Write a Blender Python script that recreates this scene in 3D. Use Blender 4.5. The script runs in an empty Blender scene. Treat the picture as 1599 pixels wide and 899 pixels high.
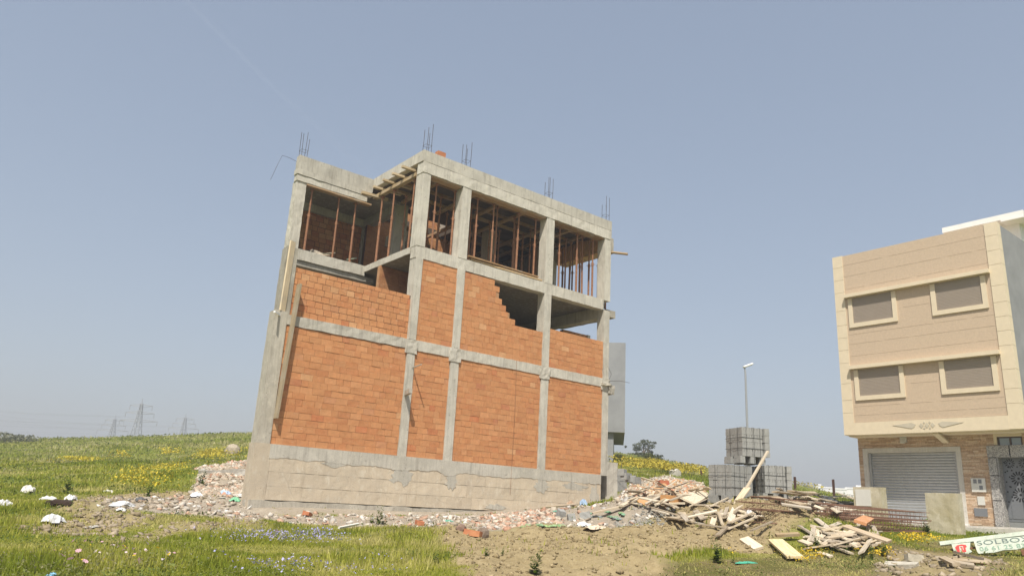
import bpy, bmesh, math, random
import numpy as np
from mathutils import Matrix, Vector, Euler
random.seed(7); RNG = np.random.default_rng(7)
R = math.radians
SC = bpy.context.scene
COL = SC.collection

# ------------------------------------------------------------------ camera
CAM_POS = np.array([-7.348, -19.452, 1.6])
FPX, YAW, PITCH, ROLL = 1174.3, R(38.522), R(16.0535), R(3.1025)
_cy, _sy, _cp, _sp = math.cos(YAW), math.sin(YAW), math.cos(PITCH), math.sin(PITCH)
FWD = np.array([_sy*_cp, _cy*_cp, _sp]); _rt = np.array([_cy, -_sy, 0.0]); _up = np.cross(_rt, FWD)
RT = math.cos(ROLL)*_rt + math.sin(ROLL)*_up
UP = -math.sin(ROLL)*_rt + math.cos(ROLL)*_up
cd = bpy.data.cameras.new('camera'); cam = bpy.data.objects.new('camera', cd); COL.objects.link(cam)
cd.sensor_width = 36.0; cd.lens = FPX/1599*36.0; cd.clip_start = 0.1; cd.clip_end = 30000
M = Matrix.Identity(4)
for i in range(3):
    M[i][0], M[i][1], M[i][2], M[i][3] = RT[i], UP[i], -FWD[i], CAM_POS[i]
cam.matrix_world = M
SC.camera = cam

# ------------------------------------------------------------------ light
SUN_DIR = np.array([0.63, 0.61, -1.30]); SUN_DIR = SUN_DIR/np.linalg.norm(SUN_DIR)
SUN_EL = math.asin(-SUN_DIR[2]); SUN_AZ = math.atan2(-SUN_DIR[0], -SUN_DIR[1])   # clockwise from +y
w = bpy.data.worlds.new('World'); SC.world = w; w.use_nodes = True
nt = w.node_tree; nt.nodes.clear()
sky = nt.nodes.new('ShaderNodeTexSky'); sky.sky_type = 'NISHITA'; sky.sun_disc = False
sky.sun_elevation = SUN_EL; sky.sun_rotation = SUN_AZ
sky.altitude = 50; sky.air_density = 1.2; sky.dust_density = 2.5; sky.ozone_density = 3.0
hs = nt.nodes.new('ShaderNodeHueSaturation'); hs.inputs['Saturation'].default_value = 0.95; hs.inputs['Value'].default_value = 1.42
tint = nt.nodes.new('ShaderNodeMix'); tint.data_type = 'RGBA'; tint.blend_type = 'MULTIPLY'; tint.inputs[0].default_value = 1.0; tint.inputs[7].default_value = (.975, 0.968, .995, 1)   # dusty air
bg = nt.nodes.new('ShaderNodeBackground'); bg.inputs['Strength'].default_value = 0.15
ow = nt.nodes.new('ShaderNodeOutputWorld')
gm = nt.nodes.new('ShaderNodeGamma'); gm.inputs[1].default_value = 0.52; nt.links.new(sky.outputs[0], gm.inputs[0]); nt.links.new(gm.outputs[0], hs.inputs['Color']); nt.links.new(hs.outputs[0], tint.inputs[6]); nt.links.new(tint.outputs[2], bg.inputs[0]); nt.links.new(bg.outputs[0], ow.inputs[0])
sl = bpy.data.lights.new('sun', 'SUN'); so = bpy.data.objects.new('sun', sl); COL.objects.link(so)
sl.energy = 4.5; sl.angle = R(0.5); sl.color = (1.0, 0.94, 0.84)
so.rotation_euler = Vector(SUN_DIR).to_track_quat('-Z', 'Y').to_euler(); so.location = (-20, -20, 40)
SC.view_settings.view_transform = 'Standard'; SC.view_settings.look = 'None'
SC.view_settings.exposure = 0.42; SC.view_settings.gamma = 1.0; SC.view_settings.use_curve_mapping = False
SC.render.engine = 'CYCLES'
try:
    SC.cycles.max_bounces = 6; SC.cycles.diffuse_bounces = 3; SC.cycles.transparent_max_bounces = 8
    SC.cycles.use_denoising = True
except Exception: pass

# ------------------------------------------------------------------ numeric helpers
def _hash(ix, iy, s):
    h = (ix.astype(np.int64)*374761393 + iy.astype(np.int64)*668265263 + s*974634777) & 0x7fffffff
    h = ((h ^ (h >> 13))*1274126177) & 0x7fffffff
    return ((h ^ (h >> 16)) & 0xffff)/65535.0
def vnoise(x, y, s=0):
    x = np.asarray(x, float); y = np.asarray(y, float)
    ix = np.floor(x); iy = np.floor(y); fx = x-ix; fy = y-iy
    fx = fx*fx*(3-2*fx); fy = fy*fy*(3-2*fy)
    a = _hash(ix, iy, s); b = _hash(ix+1, iy, s); c = _hash(ix, iy+1, s); d = _hash(ix+1, iy+1, s)
    return (a*(1-fx)+b*fx)*(1-fy)+(c*(1-fx)+d*fx)*fy
def fbm(x, y, s=0, o=4):
    t = 0; a = .5
    for k in range(o):
        t = t + a*vnoise(np.asarray(x)*2**k, np.asarray(y)*2**k, s+k*17); a *= .5
    return t
def smooth(a, b, x):
    t = np.clip((x-a)/(b-a), 0, 1); return t*t*(3-2*t)
def ray(u, v):
    return FWD+(u-799.5)/FPX*RT-(v-449.5)/FPX*UP
def far_point(u, v, dist):
    d = ray(u, v); return CAM_POS+d*dist/math.hypot(d[0], d[1])

# ------------------------------------------------------------------ terrain height from surveyed points (pixel bearing, distance)
_ctl = [(0,899,9.3),(300,899,9.3),(600,899,9.6),(800,899,10),(1000,899,10.6),(1200,899,11),(1400,899,11.5),(1599,899,11.8),
 (0,850,11.8),(300,850,12.2),(600,850,13.0),(800,850,13.6),(1000,850,14.2),(1200,860,14.5),(1400,860,17),(1599,850,22),
 (0,800,16.5),(200,800,17.2),(300,800,18),(480,812,18.3),(600,815,17.5),(800,815,18.3),(950,812,18.6),(1000,815,17.6),(1130,815,17.5),(1300,815,20),
 (0,760,26),(200,760,26),(300,760,25),(340,740,30),(375,725,33),(385,770,22.5),(0,720,46),(200,720,56),(0,690,90),(100,687,95),(200,683,100),(300,680,108),(390,679,112),(390,700,62),
 (1100,789,22.7),(1225,779,24),(1000,765,27),(1060,750,38),(1000,724,104),(1095,733,96),(1200,752,80),(1250,757,75),(1300,777,45),(1335,787,42),(1290,776,62),(1320,784,60),(1345,789,62),(1285,783,110),(1310,792,120),(1340,798,120),(1450,833,25.5)]
_pts = [(*far_point(*c)[:2], far_point(*c)[2]) for c in _ctl]
_pts += [(-.2,-.25,1.12),(3.9,-.25,1.25),(6.6,-.25,1.32),(12.9,-.25,1.9),(13.2,4,2.1),(23.2,-4.1,1.78),(23.2,-8.6,1.74),(23.2,-12,1.7),(22.0,-8.6,1.55),(9,7,1.9)]
_P = np.array(_pts); _dx = _P[:,0]-CAM_POS[0]; _dy = _P[:,1]-CAM_POS[1]
_Q = np.stack([np.arctan2(_dx,_dy)*1.6, np.log(np.hypot(_dx,_dy))], 1)
# camera foot and the ring beyond the crests
_ex = [(a*1.6, math.log(2.0), 0.02) for a in (-.2,.2,.6,1.0,1.4)]+[(a*1.6, math.log(5.0), 0.12) for a in (-.2,.2,.6,1.0,1.4)]
for a in np.linspace(-.4, 1.7, 10):
    _ex.append((a*1.6, math.log(420), 2.0)); _ex.append((a*1.6, math.log(1500), -2.0))
_Q = np.concatenate([_Q, np.array([e[:2] for e in _ex])]); _Z = np.concatenate([_P[:,2], np.array([e[2] for e in _ex])])
def _phi(r): return r**2*np.log(r+1e-9)
_n = len(_Q); _A = np.zeros((_n+3,_n+3))
_A[:_n,:_n] = _phi(np.linalg.norm(_Q[:,None]-_Q[None],axis=2))+np.eye(_n)*0.004
_A[:_n,_n] = 1; _A[:_n,_n+1:] = _Q; _A[_n,:_n] = 1; _A[_n+1:,:_n] = _Q.T
_W = np.linalg.solve(_A, np.concatenate([_Z, np.zeros(3)]))
def base_h(x, y):
    x = np.atleast_1d(np.asarray(x, float)); y = np.atleast_1d(np.asarray(y, float))
    dx = x-CAM_POS[0]; dy = y-CAM_POS[1]; az = np.arctan2(dx, dy); d = np.maximum(np.hypot(dx, dy), 1.5)
    off = (az-.65+math.pi)%(2*math.pi)-math.pi
    azc = np.clip(off, -.95, .95)+.65
    q = np.stack([azc*1.6, np.log(np.minimum(d, 1500))], 1); out = np.empty(len(x))
    for i in range(0, len(x), 20000):
        qq = q[i:i+20000]; r = np.linalg.norm(qq[:,None]-_Q[None], axis=2)
        out[i:i+20000] = _phi(r)@_W[:_n]+_W[_n]+qq@_W[_n+1:]
    k = smooth(1.0, 2.0, np.abs(off)); return out*(1-k)
def at_base(u, v, dmax=140):
    d = ray(u, v); hl = math.hypot(d[0], d[1]); ds = np.concatenate([np.arange(6, 45, .05), np.arange(45, dmax, .5)])
    p = CAM_POS[None]+d[None]*ds[:,None]/hl
    below = p[:,2] < base_h(p[:,0], p[:,1])
    i = int(np.argmax(below)) if below.any() else len(ds)-1
    return p[i]
def poly_world(pts): return np.array([at_base(u, v)[:2] for u, v in pts])
def in_poly(x, y, P):
    c = np.zeros(len(x), bool); n = len(P)
    for i in range(n):
        x1, y1 = P[i]; x2, y2 = P[(i+1)%n]
        k = (y1 > y) != (y2 > y)
        with np.errstate(divide='ignore', invalid='ignore'):
            c ^= k & (x < (x2-x1)*(y-y1)/(y2-y1+1e-12)+x1)
    return c
def soft(x, y, P, amp=.6):
    out = np.zeros(len(x)); lo = P.min(0)-1.6*amp; hi = P.max(0)+1.6*amp
    sel = np.nonzero((x > lo[0])&(x < hi[0])&(y > lo[1])&(y < hi[1]))[0]
    if len(sel): out[sel] = _soft(x[sel], y[sel], P, amp)
    return out
def _soft(x, y, P, amp):
    t = np.zeros(len(x))
    for k in range(6):
        a = amp*(.35+.65*(k/5)); ox = (fbm(x*.9, y*.9, 31+k*7)-.47)*3*a; oy = (fbm(x*.9, y*.9, 77+k*5)-.47)*3*a
        t += in_poly(x+ox, y+oy, P)
    return t/6
Z_RUB = [poly_world(p) for p in (
 [(318,742),(345,728),(396,716),(396,800),(640,805),(800,800),(950,786),(985,752),(1040,742),(1098,752),(1105,790),(1040,815),(960,824),(870,826),(740,828),(640,824),(560,822),(480,815),(330,806),(200,798),(150,792),(180,780),(300,772)],
 [(1228,775),(1345,800),(1345,812),(1230,792)])]
Z_DIRT = [poly_world(p) for p in (
 [(590,818),(640,822),(690,850),(745,920),(1000,925),(1030,895),(1060,874),(1200,868),(1230,850),(1330,836),(1400,826),(1250,790),(1090,786),(1010,822),(900,826),(760,822)],
 [(1365,893),(1385,872),(1420,864),(1530,866),(1580,880),(1540,910),(1380,908)],
 [(150,852),(200,836),(300,812),(400,806),(420,818),(300,826),(215,850)],[(30,830),(80,815),(200,800),(260,806),(170,832),(60,842)],
 [(60,795),(130,775),(260,768),(330,772),(300,790),(150,805)])]
Z_BARE = [poly_world(p) for p in ([(1000,885),(1230,872),(1400,850),(1599,845),(1640,905),(1000,915)],[(740,870),(860,862),(920,890),(800,915)])]
Z_WALK = None
def masks(x, y):
    rub = np.clip(soft(x, y, Z_RUB[0], .55)+soft(x, y, Z_RUB[1], .5)+smooth(-1.5,-.9,y+(fbm(x*.8,y*.8,51)-.47)*.8)*(1-smooth(8,9,y))*smooth(-1.6,-.7,x-.42*np.maximum(y,0))*(1-smooth(13.5,15,x)), 0, 1)
    dirt = soft(x, y, Z_DIRT[0], .5)
    for P in Z_DIRT[1:]: dirt = np.maximum(dirt, soft(x, y, P, .45)*.85)
    bare = np.maximum(soft(x, y, Z_BARE[0], .6), soft(x, y, Z_BARE[1], .4))
    return rub, dirt*(1-rub), bare
MOUNDS = [(*at_base(1215,812)[:2],1.2,.16),(*at_base(1000,806)[:2],1.35,.40),(*at_base(1045,780)[:2],1.5,.18),(*at_base(860,812)[:2],1.5,.22),(*at_base(1180,820)[:2],1.9,.38),
          (*at_base(350,748)[:2],2.2,.35),(*at_base(690,838)[:2],.9,.20),(*at_base(1290,845)[:2],1.3,.22)]
def ground_h(x, y, detail=True):
    x = np.atleast_1d(np.asarray(x, float)); y = np.atleast_1d(np.asarray(y, float))
    z = base_h(x, y)
    for mx, my, s, h in MOUNDS:
        z = z+h*np.exp(-((x-mx)**2+(y-my)**2)/(2*(s*.62)**2))
    if detail:
        d = np.hypot(x-CAM_POS[0], y-CAM_POS[1]); near = np.clip(40/np.maximum(d,1), 0, 1)
        rub, dirt, bare = masks(x, y)
        fl = 1-smooth(-.6,-.05,y)*smooth(-.6,0,x-.42*np.maximum(y,0))*(1-smooth(13,13.6,x))*(1-smooth(8.6,9.2,y))
        z = z+(fbm(x*.35, y*.35, 3)-.47)*.22*fl*near
        z = z+(rub*.20+dirt*.34)*(fbm(x*1.6, y*1.6, 9, 5)-.47)*fl
        z = z+(rub*.07+dirt*.10+.01)*(fbm(x*5, y*5, 19, 4)-.44)*fl*(d < 45)
    return z
def in_building(x, y): return (y > -.1)&(y < 9)&(x > .42*np.maximum(y,0)-.15)&(x < 13.1)
def gz(x, y): return float(ground_h([x], [y])[0])
def at(u, v, dmax=140):
    p = at_base(u, v, dmax); d = ray(u, v); hl = math.hypot(d[0], d[1])
    c = math.hypot(p[0]-CAM_POS[0], p[1]-CAM_POS[1]); ds = np.arange(max(5, c-4), c+4, .02)
    q = CAM_POS[None]+d[None]*ds[:,None]/hl; below = q[:,2] < ground_h(q[:,0], q[:,1])
    return q[int(np.argmax(below))] if below.any() else p

# ------------------------------------------------------------------ object helpers
def tag(o, label=None, cat=None, group=None, kind=None):
    if label: o['label'] = label
    if cat: o['category'] = cat
    if group: o['group'] = group
    if kind: o['kind'] = kind
    return o
def empty(name, loc=(0,0,0), rz=0, **k):
    o = bpy.data.objects.new(name, None); COL.objects.link(o); o.empty_display_size = .2
    o.location = loc; o.rotation_euler = (0,0,rz); return tag(o, **k)
class MB:
    def __init__(s): s.v = []; s.f = []; s.c = []; s.mi = []
    def add(s, vs, fs, col=None, mi=0):
        b = len(s.v); s.v += [tuple(map(float, p)) for p in vs]; s.f += [tuple(i+b for i in f) for f in fs]
        s.c += [col or (1,1,1,1)]*len(vs); s.mi += [mi]*len(fs); return s
    def box(s, x0, x1, y0, y1, z0, z1, col=None, j=0, mi=0):
        vs = [(x0,y0,z0),(x1,y0,z0),(x1,y1,z0),(x0,y1,z0),(x0,y0,z1),(x1,y0,z1),(x1,y1,z1),(x0,y1,z1)]
        if j: vs = [tuple(a+random.uniform(-j,j) for a in p) for p in vs]
        return s.add(vs, [(0,3,2,1),(4,5,6,7),(0,1,5,4),(1,2,6,5),(2,3,7,6),(3,0,4,7)], col, mi)
    def beam(s, p0, p1, w, h, up=(0,0,1), col=None, mi=0, j=0):
        a = Vector(p0); b = Vector(p1); d = (b-a).normalized(); upv = Vector(up)
        sd = d.cross(upv)
        if sd.length < 1e-4: sd = d.cross(Vector((1,0,0)))
        sd.normalize(); u = sd.cross(d).normalized(); vs = []
        for p in (a, b):
            for q, r in ((-1,-1),(1,-1),(1,1),(-1,1)):
                vs.append(p+sd*(q*w/2+random.uniform(-j,j))+u*(r*h/2+random.uniform(-j,j)))
        return s.add(vs, [(0,3,2,1),(4,5,6,7),(0,1,5,4),(1,2,6,5),(2,3,7,6),(3,0,4,7)], col, mi)
    def tube(s, pts, r, n=6, col=None, mi=0, r1=None):
        P = [Vector(p) for p in pts]; b = []; fs = []; k = len(P)
        for i, p in enumerate(P):
            d = (P[min(i+1,k-1)]-P[max(i-1,0)]).normalized(); a = Vector((0,0,1)) if abs(d.z) < .9 else Vector((1,0,0))
            e = d.cross(a).normalized(); g = e.cross(d); rr = r if r1 is None else r+(r1-r)*i/(k-1)
            b += [p+(e*math.cos(2*math.pi*q/n)+g*math.sin(2*math.pi*q/n))*rr for q in range(n)]
        for i in range(k-1):
            for q in range(n): fs.append((i*n+q, i*n+(q+1)%n, (i+1)*n+(q+1)%n, (i+1)*n+q))
        fs.append(tuple(range(n))[::-1]); fs.append(tuple((k-1)*n+q for q in range(n)))
        return s.add(b, fs, col, mi)
    def rough(s, x0, x1, y0, y1, z0, z1, step=.25, j=.008, col=None, mi=0):
        """box cut into small quads with slightly uneven faces (cast concrete)"""
        nx, ny, nz = [max(1, int(round(abs(b-a)/step))) for a, b in ((x0,x1),(y0,y1),(z0,z1))]
        idx = {}; vs = []
        def V(i, k, l):
            if (i,k,l) not in idx:
                idx[(i,k,l)] = len(vs)
                vs.append((x0+(x1-x0)*i/nx+random.uniform(-j,j), y0+(y1-y0)*k/ny+random.uniform(-j,j)*.7, z0+(z1-z0)*l/nz+random.uniform(-j,j)))
            return idx[(i,k,l)]
        fs = []
        for i in range(nx):
            for l in range(nz):
                fs.append((V(i,0,l),V(i+1,0,l),V(i+1,0,l+1),V(i,0,l+1))); fs.append((V(i,ny,l),V(i,ny,l+1),V(i+1,ny,l+1),V(i+1,ny,l)))
        for k in range(ny):
            for l in range(nz):
                fs.append((V(0,k,l),V(0,k,l+1),V(0,k+1,l+1),V(0,k+1,l))); fs.append((V(nx,k,l),V(nx,k+1,l),V(nx,k+1,l+1),V(nx,k,l+1)))
        for i in range(nx):
            for k in range(ny):
                fs.append((V(i,k,0),V(i,k+1,0),V(i+1,k+1,0),V(i+1,k,0))); fs.append((V(i,k,nz),V(i+1,k,nz),V(i+1,k+1,nz),V(i,k+1,nz)))
        return s.add(vs, fs, col, mi)
    def prism(s, poly, axis, a, b, col=None, mi=0):
        """poly of 2D points extruded along axis 'x','y' or 'z' from a to b"""
        def P(p, t): return {'x':(t,p[0],p[1]),'y':(p[0],t,p[1]),'z':(p[0],p[1],t)}[axis]
        n = len(poly); vs = [P(p,a) for p in poly]+[P(p,b) for p in poly]
        fs = [tuple(range(n)), tuple(range(2*n-1,n-1,-1))]+[(i,n+i,n+(i+1)%n,(i+1)%n) for i in range(n)]
        return s.add(vs, fs, col, mi)
    def build(s, name, mats, parent=None, bevel=0, smooth_=False, recalc=True):
        off = parent_world(parent)
        me = bpy.data.meshes.new(name); me.from_pydata([(p[0]-off[0],p[1]-off[1],p[2]-off[2]) for p in s.v], [], s.f)
        if recalc:
            bm = bmesh.new(); bm.from_mesh(me); bmesh.ops.recalc_face_normals(bm, faces=bm.faces); bm.to_mesh(me); bm.free()
        ca = me.color_attributes.new('Col', 'FLOAT_COLOR', 'POINT')
        ca.data.foreach_set('color', np.array(s.c, dtype=np.float32).ravel())
        for m in (mats if isinstance(mats, (list, tuple)) else [mats]): me.materials.append(m)
        if any(s.mi): me.polygons.foreach_set('material_index', s.mi)
        if smooth_: me.polygons.foreach_set('use_smooth', [True]*len(me.polygons))
        o = bpy.data.objects.new(name, me); COL.objects.link(o)
        if parent: o.parent = parent
        if bevel:
            m = o.modifiers.new('bevel', 'BEVEL'); m.width = bevel; m.segments = 1; m.limit_method = 'ANGLE'
        return o
def parent_world(p):
    x = y = z = 0.0
    while p is not None:
        x += p.location[0]; y += p.location[1]; z += p.location[2]; p = p.parent
    return (x, y, z)
def copy_tree(o, parent=None):
    c = o.copy(); COL.objects.link(c)
    if parent is not None: c.parent = parent
    for ch in [k for k in bpy.data.objects if k.parent == o]: copy_tree(ch, c)
    return c
def mesh_np(name, verts, faces, mat, cols=None, smooth_=False):
    me = bpy.data.meshes.new(name); nv = len(verts); nf = len(faces); k = faces.shape[1]
    me.vertices.add(nv); me.vertices.foreach_set('co', np.asarray(verts, np.float32).ravel())
    me.loops.add(nf*k); me.loops.foreach_set('vertex_index', np.asarray(faces, np.int32).ravel())
    me.polygons.add(nf); me.polygons.foreach_set('loop_start', np.arange(0, nf*k, k, dtype=np.int32))
    try: me.polygons.foreach_set('loop_total', np.full(nf, k, np.int32))
    except Exception: pass
    me.update(calc_edges=True)
    if cols is not None:
        ca = me.color_attributes.new('Col', 'FLOAT_COLOR', 'POINT')
        c4 = np.ones((nv,4), np.float32); c4[:,:cols.shape[1]] = cols; ca.data.foreach_set('color', c4.ravel())
    if smooth_: me.polygons.foreach_set('use_smooth', np.ones(nf, bool))
    me.materials.append(mat); me.validate()
    o = bpy.data.objects.new(name, me); COL.objects.link(o); return o

# ------------------------------------------------------------------ materials
class NM:
    def __init__(s, name, rough=.85, spec=.25):
        s.m = bpy.data.materials.new(name); s.m.use_nodes = True; s.t = s.m.node_tree; s.t.nodes.clear()
        s.o = s.n('ShaderNodeOutputMaterial'); s.b = s.n('ShaderNodeBsdfPrincipled')
        s.b.inputs['Roughness'].default_value = rough; s.b.inputs['Specular IOR Level'].default_value = spec
        s.l(s.b.outputs[0], s.o.inputs[0])
    def n(s, t): return s.t.nodes.new(t)
    def l(s, a, b): s.t.links.new(a, b)
    def pos(s, sc=(1,1,1), obj=False):
        if obj: src = s.n('ShaderNodeTexCoord').outputs['Object']
        else: src = s.n('ShaderNodeNewGeometry').outputs['Position']
        mp = s.n('ShaderNodeMapping'); mp.inputs['Scale'].default_value = sc; s.l(src, mp.inputs[0]); return mp.outputs[0]
    def noise(s, scale, co, detail=5, rough=.6):
        t = s.n('ShaderNodeTexNoise'); t.inputs['Scale'].default_value = scale; t.inputs['Detail'].default_value = detail
        t.inputs['Roughness'].default_value = rough; s.l(co, t.inputs['Vector']); return t.outputs[0]
    def ramp(s, f, a, b, ca=(0,0,0,1), cb=(1,1,1,1)):
        r = s.n('ShaderNodeValToRGB'); r.color_ramp.elements[0].position = a; r.color_ramp.elements[1].position = b
        r.color_ramp.elements[0].color = ca; r.color_ramp.elements[1].color = cb; s.l(f, r.inputs[0]); return r.outputs[0]
    def mix(s, f, a, b, mode='MIX'):
        x = s.n('ShaderNodeMix'); x.data_type = 'RGBA'; x.blend_type = mode
        for v, i in ((f,0),(a,6),(b,7)):
            if isinstance(v, (int, float)): x.inputs[i].default_value = v
            elif isinstance(v, tuple): x.inputs[i].default_value = v if len(v) == 4 else (*v, 1)
            else: s.l(v, x.inputs[i])
        return x.outputs[2]
    def attr(s, name='Col'):
        a = s.n('ShaderNodeAttribute'); a.attribute_name = name; return a.outputs[0]
    def base(s, c):
        if isinstance(c, tuple): s.b.inputs['Base Color'].default_value = (*c, 1)
        else: s.l(c, s.b.inputs['Base Color'])
    def bump(s, f, st=.4, dist=.02):
        b = s.n('ShaderNodeBump'); b.inputs['Strength'].default_value = st; b.inputs['Distance'].default_value = dist
        s.l(f, b.inputs['Height']); s.l(b.outputs[0], s.b.inputs['Normal'])
def mat_concrete(name, c1, c2, dark=(.16,.14,.115), stain=.52, crack=0.0, boards=1.0):
    n = NM(name, .92, .15); p = n.pos()
    a = n.noise(1.3, p, 6, .65); col = n.mix(n.ramp(a, .35, .68), c1, c2)
    st = n.noise(1.0, n.pos((6,6,.55)), 5, .65); col = n.mix(n.ramp(st, .55, .76, (0,0,0,1), (stain,stain,stain,1)), col, dark)
    pt = n.noise(6, p, 5, .7); col = n.mix(n.ramp(pt, .60, .72, (0,0,0,1), (.5,.5,.5,1)), col, dark)
    lt = n.noise(7, n.pos((1,1,.6)), 5, .65); col = n.mix(n.ramp(lt, .54, .68, (0,0,0,1), (.5,.5,.5,1)), col, (.68,.635,.54))
    bd = n.noise(1.0, n.pos((17,17,1.1)), 3, .55); k = .2*boards; col = n.mix(n.ramp(bd, .50, .66, (0,0,0,1), (k,k,k,1)), col, dark)
    v = n.n('ShaderNodeTexVoronoi'); v.inputs['Scale'].default_value = 13; n.l(p, v.inputs['Vector'])
    pits = n.mix(n.ramp(pt, .45, .6), (0,0,0), n.ramp(v.outputs['Distance'], .10, .20, (.75,.75,.75,1), (0,0,0,1))); col = n.mix(pits, col, dark)
    if crack:
        w_ = n.n('ShaderNodeTexVoronoi'); w_.feature = 'DISTANCE_TO_EDGE'; w_.inputs['Scale'].default_value = 1.15
        dn = n.n('ShaderNodeTexNoise'); dn.inputs['Scale'].default_value = 2.5; n.l(p, dn.inputs['Vector'])
        n.l(n.mix(.22, p, dn.outputs['Color']), w_.inputs['Vector'])
        cr = n.mix(n.ramp(lt, .47, .56), (0,0,0), n.ramp(w_.outputs['Distance'], .004, .018, (crack,crack,crack,1), (0,0,0,1))); col = n.mix(cr, col, dark)
        gb = n.noise(2.2, n.pos((.5,1,2.2)), 6, .7); col = n.mix(n.ramp(gb, .5, .7, (0,0,0,1), (.45,.45,.45,1)), col, (.47,.42,.345))
    fine = n.noise(45, p, 3, .7); col = n.mix(n.ramp(fine, .3, .7, (.0,.0,.0,1), (.2,.2,.2,1)), col, dark)
    col = n.mix(1.0, col, n.attr(), 'MULTIPLY')
    n.base(col); n.bump(n.mix(.5, n.mix(.5, pt, bd), fine), .6, .02); return n.m
def mat_attr(name, rough=.85, var=.25, scale=8, bump=.3, obj=False, spec=.2, bscale=None, dist=.01):
    n = NM(name, rough, spec); p = n.pos(obj=obj); a = n.noise(scale, p, 5, .65)
    lo = 1-var; v = n.ramp(a, .3, .7, (lo,lo,lo,1), (1+var*.4,1+var*.4,1+var*.4,1))
    n.base(n.mix(1.0, n.attr(), v, 'MULTIPLY')); n.bump(n.noise(bscale or scale*5, p, 4, .7), bump, dist); return n.m
def mat_flat(name, c, rough=.7, var=.15, scale=4, bump=.15, metal=0, spec=.3, obj=False):
    n = NM(name, rough, spec); p = n.pos(obj=obj); a = n.noise(scale, p, 5, .6)
    c2 = tuple(x*(1-var) for x in c); n.base(n.mix(n.ramp(a, .3, .7), c, c2)); n.b.inputs['Metallic'].default_value = metal
    n.bump(n.noise(scale*9, p, 3, .6), bump, .008); return n.m
MT = {}
MT['concrete'] = mat_concrete('board_marked_concrete', (.60,.57,.505), (.46,.435,.38))
MT['concrete_dark'] = mat_concrete('aged_concrete', (.53,.495,.425), (.40,.37,.315))
MT['concrete_tan'] = mat_concrete('tan_cement_render', (.61,.52,.40), (.50,.43,.34), (.33,.27,.20), .45, .35, .5)
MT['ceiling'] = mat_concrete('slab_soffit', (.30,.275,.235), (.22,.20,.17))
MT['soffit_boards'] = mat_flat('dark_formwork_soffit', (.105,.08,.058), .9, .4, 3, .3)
def mat_brick():
    n = NM('hollow_clay_brick', .92, .15); p = n.pos(); a = n.noise(9, p, 5, .65); v = n.ramp(a, .3, .7, (.78,.78,.78,1), (1.08,1.08,1.08,1))
    c = n.mix(1.0, n.attr(), v, 'MULTIPLY'); sm = n.noise(2.6, n.pos((1,1,2.6)), 6, .7)
    c = n.mix(n.ramp(sm, .42, .74, (.15,.15,.15,1), (.75,.75,.75,1)), c, (.515,.27,.128)); c = n.mix(n.ramp(n.noise(17, p, 3, .7), .58, .75, (0,0,0,1), (.3,.3,.3,1)), c, (.42,.22,.11)); c = n.mix(n.ramp(n.noise(3.1, n.pos((1.2,1,2.5)), 6, .75), .60, .72, (0,0,0,1), (.5,.5,.5,1)), c, (.55,.44,.32))
    n.base(c); n.bump(n.noise(45, p, 4, .7), .35, .01); return n.m
MT['brick'] = mat_brick()
MT['mortar'] = mat_flat('mortar', (.46,.265,.14), .95, .3, 6)
MT['mortar_dark'] = mat_flat('raked_joint', (.13,.075,.05), .95, .3, 6)
MT['rust'] = mat_flat('rusty_steel', (.36,.175,.095), .75, .5, 14, .3)
MT['rust_cage'] = mat_flat('weathered_rebar', (.27,.155,.105), .8, .4, 14, .2)
MT['rust_dark'] = mat_flat('dark_rusty_steel', (.10,.05,.035), .75, .4, 14, .3)
MT['rebar'] = mat_flat('rebar_steel', (.10,.085,.08), .7, .3, 10)
def mat_wood(name):
    n = NM(name, .85, .2); p = n.pos((2.2,40,40), obj=True); g = n.noise(1.0, p, 5, .6)
    q = n.pos(obj=True); a = n.noise(2.2, q, 4, .6)
    v = n.ramp(g, .3, .7, (.70,.66,.60,1), (1.06,1.06,1.06,1)); col = n.mix(1.0, n.attr(), v, 'MULTIPLY')
    oi = n.n('ShaderNodeObjectInfo'); t = n.ramp(oi.outputs['Random'], 0, 1, (.72,.66,.56,1), (1.12,1.12,1.12,1)); col = n.mix(1.0, col, t, 'MULTIPLY')
    col = n.mix(n.ramp(a, .5, .72, (0,0,0,1), (.5,.5,.5,1)), col, (.40,.37,.32)); n.base(col); n.bump(g, .3, .006); return n.m
MT['wood'] = mat_wood('sawn_timber')
MT['formwork'] = mat_attr('formwork_boards', .85, .3, 5, .3)
MT['plastic_tan'] = mat_attr('painted_tan_render', .9, .10, 14, .35, bscale=60)
MT['cream'] = mat_flat('cream_stone_trim', (.69,.59,.43), .75, .08, 5, .1)
MT['grey_render'] = mat_flat('grey_cement_render', (.285,.29,.295), .95, .22, 1.1, .4)
MT['white_paint'] = mat_flat('white_paint', (.80,.79,.76), .7, .06, 3, .1)
MT['cladding'] = mat_attr('split_stone_cladding', .85, .3, 20, .4)
MT['shutter'] = mat_flat('galvanised_shutter', (.42,.43,.43), .42, .12, 6, .05, .55, .4)
MT['granite'] = None
n = NM('speckled_granite', .45, .4); p = n.pos(); v = n.n('ShaderNodeTexVoronoi'); v.inputs['Scale'].default_value = 45; n.l(p, v.inputs['Vector'])
n.base(n.mix(n.ramp(v.outputs['Color'], .25, .75), (.16,.155,.15), (.46,.44,.41))); MT['granite'] = n.m
MT['door_grey'] = mat_flat('grey_painted_steel', (.20,.21,.225), .45, .08, 5, .05, .2, .45)
MT['dark'] = mat_flat('dark_void', (.022,.022,.024), .9, .1)
MT['pane'] = mat_flat('roller_blind', (.335,.28,.228), .5, .05, 3, .03, 0, .4)
MT['glass'] = mat_flat('window_glass', (.30,.36,.42), .12, .05, 3, 0, 0, .6)
MT['alu'] = mat_flat('aluminium_frame', (.10,.075,.06), .5, .1)
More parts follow.
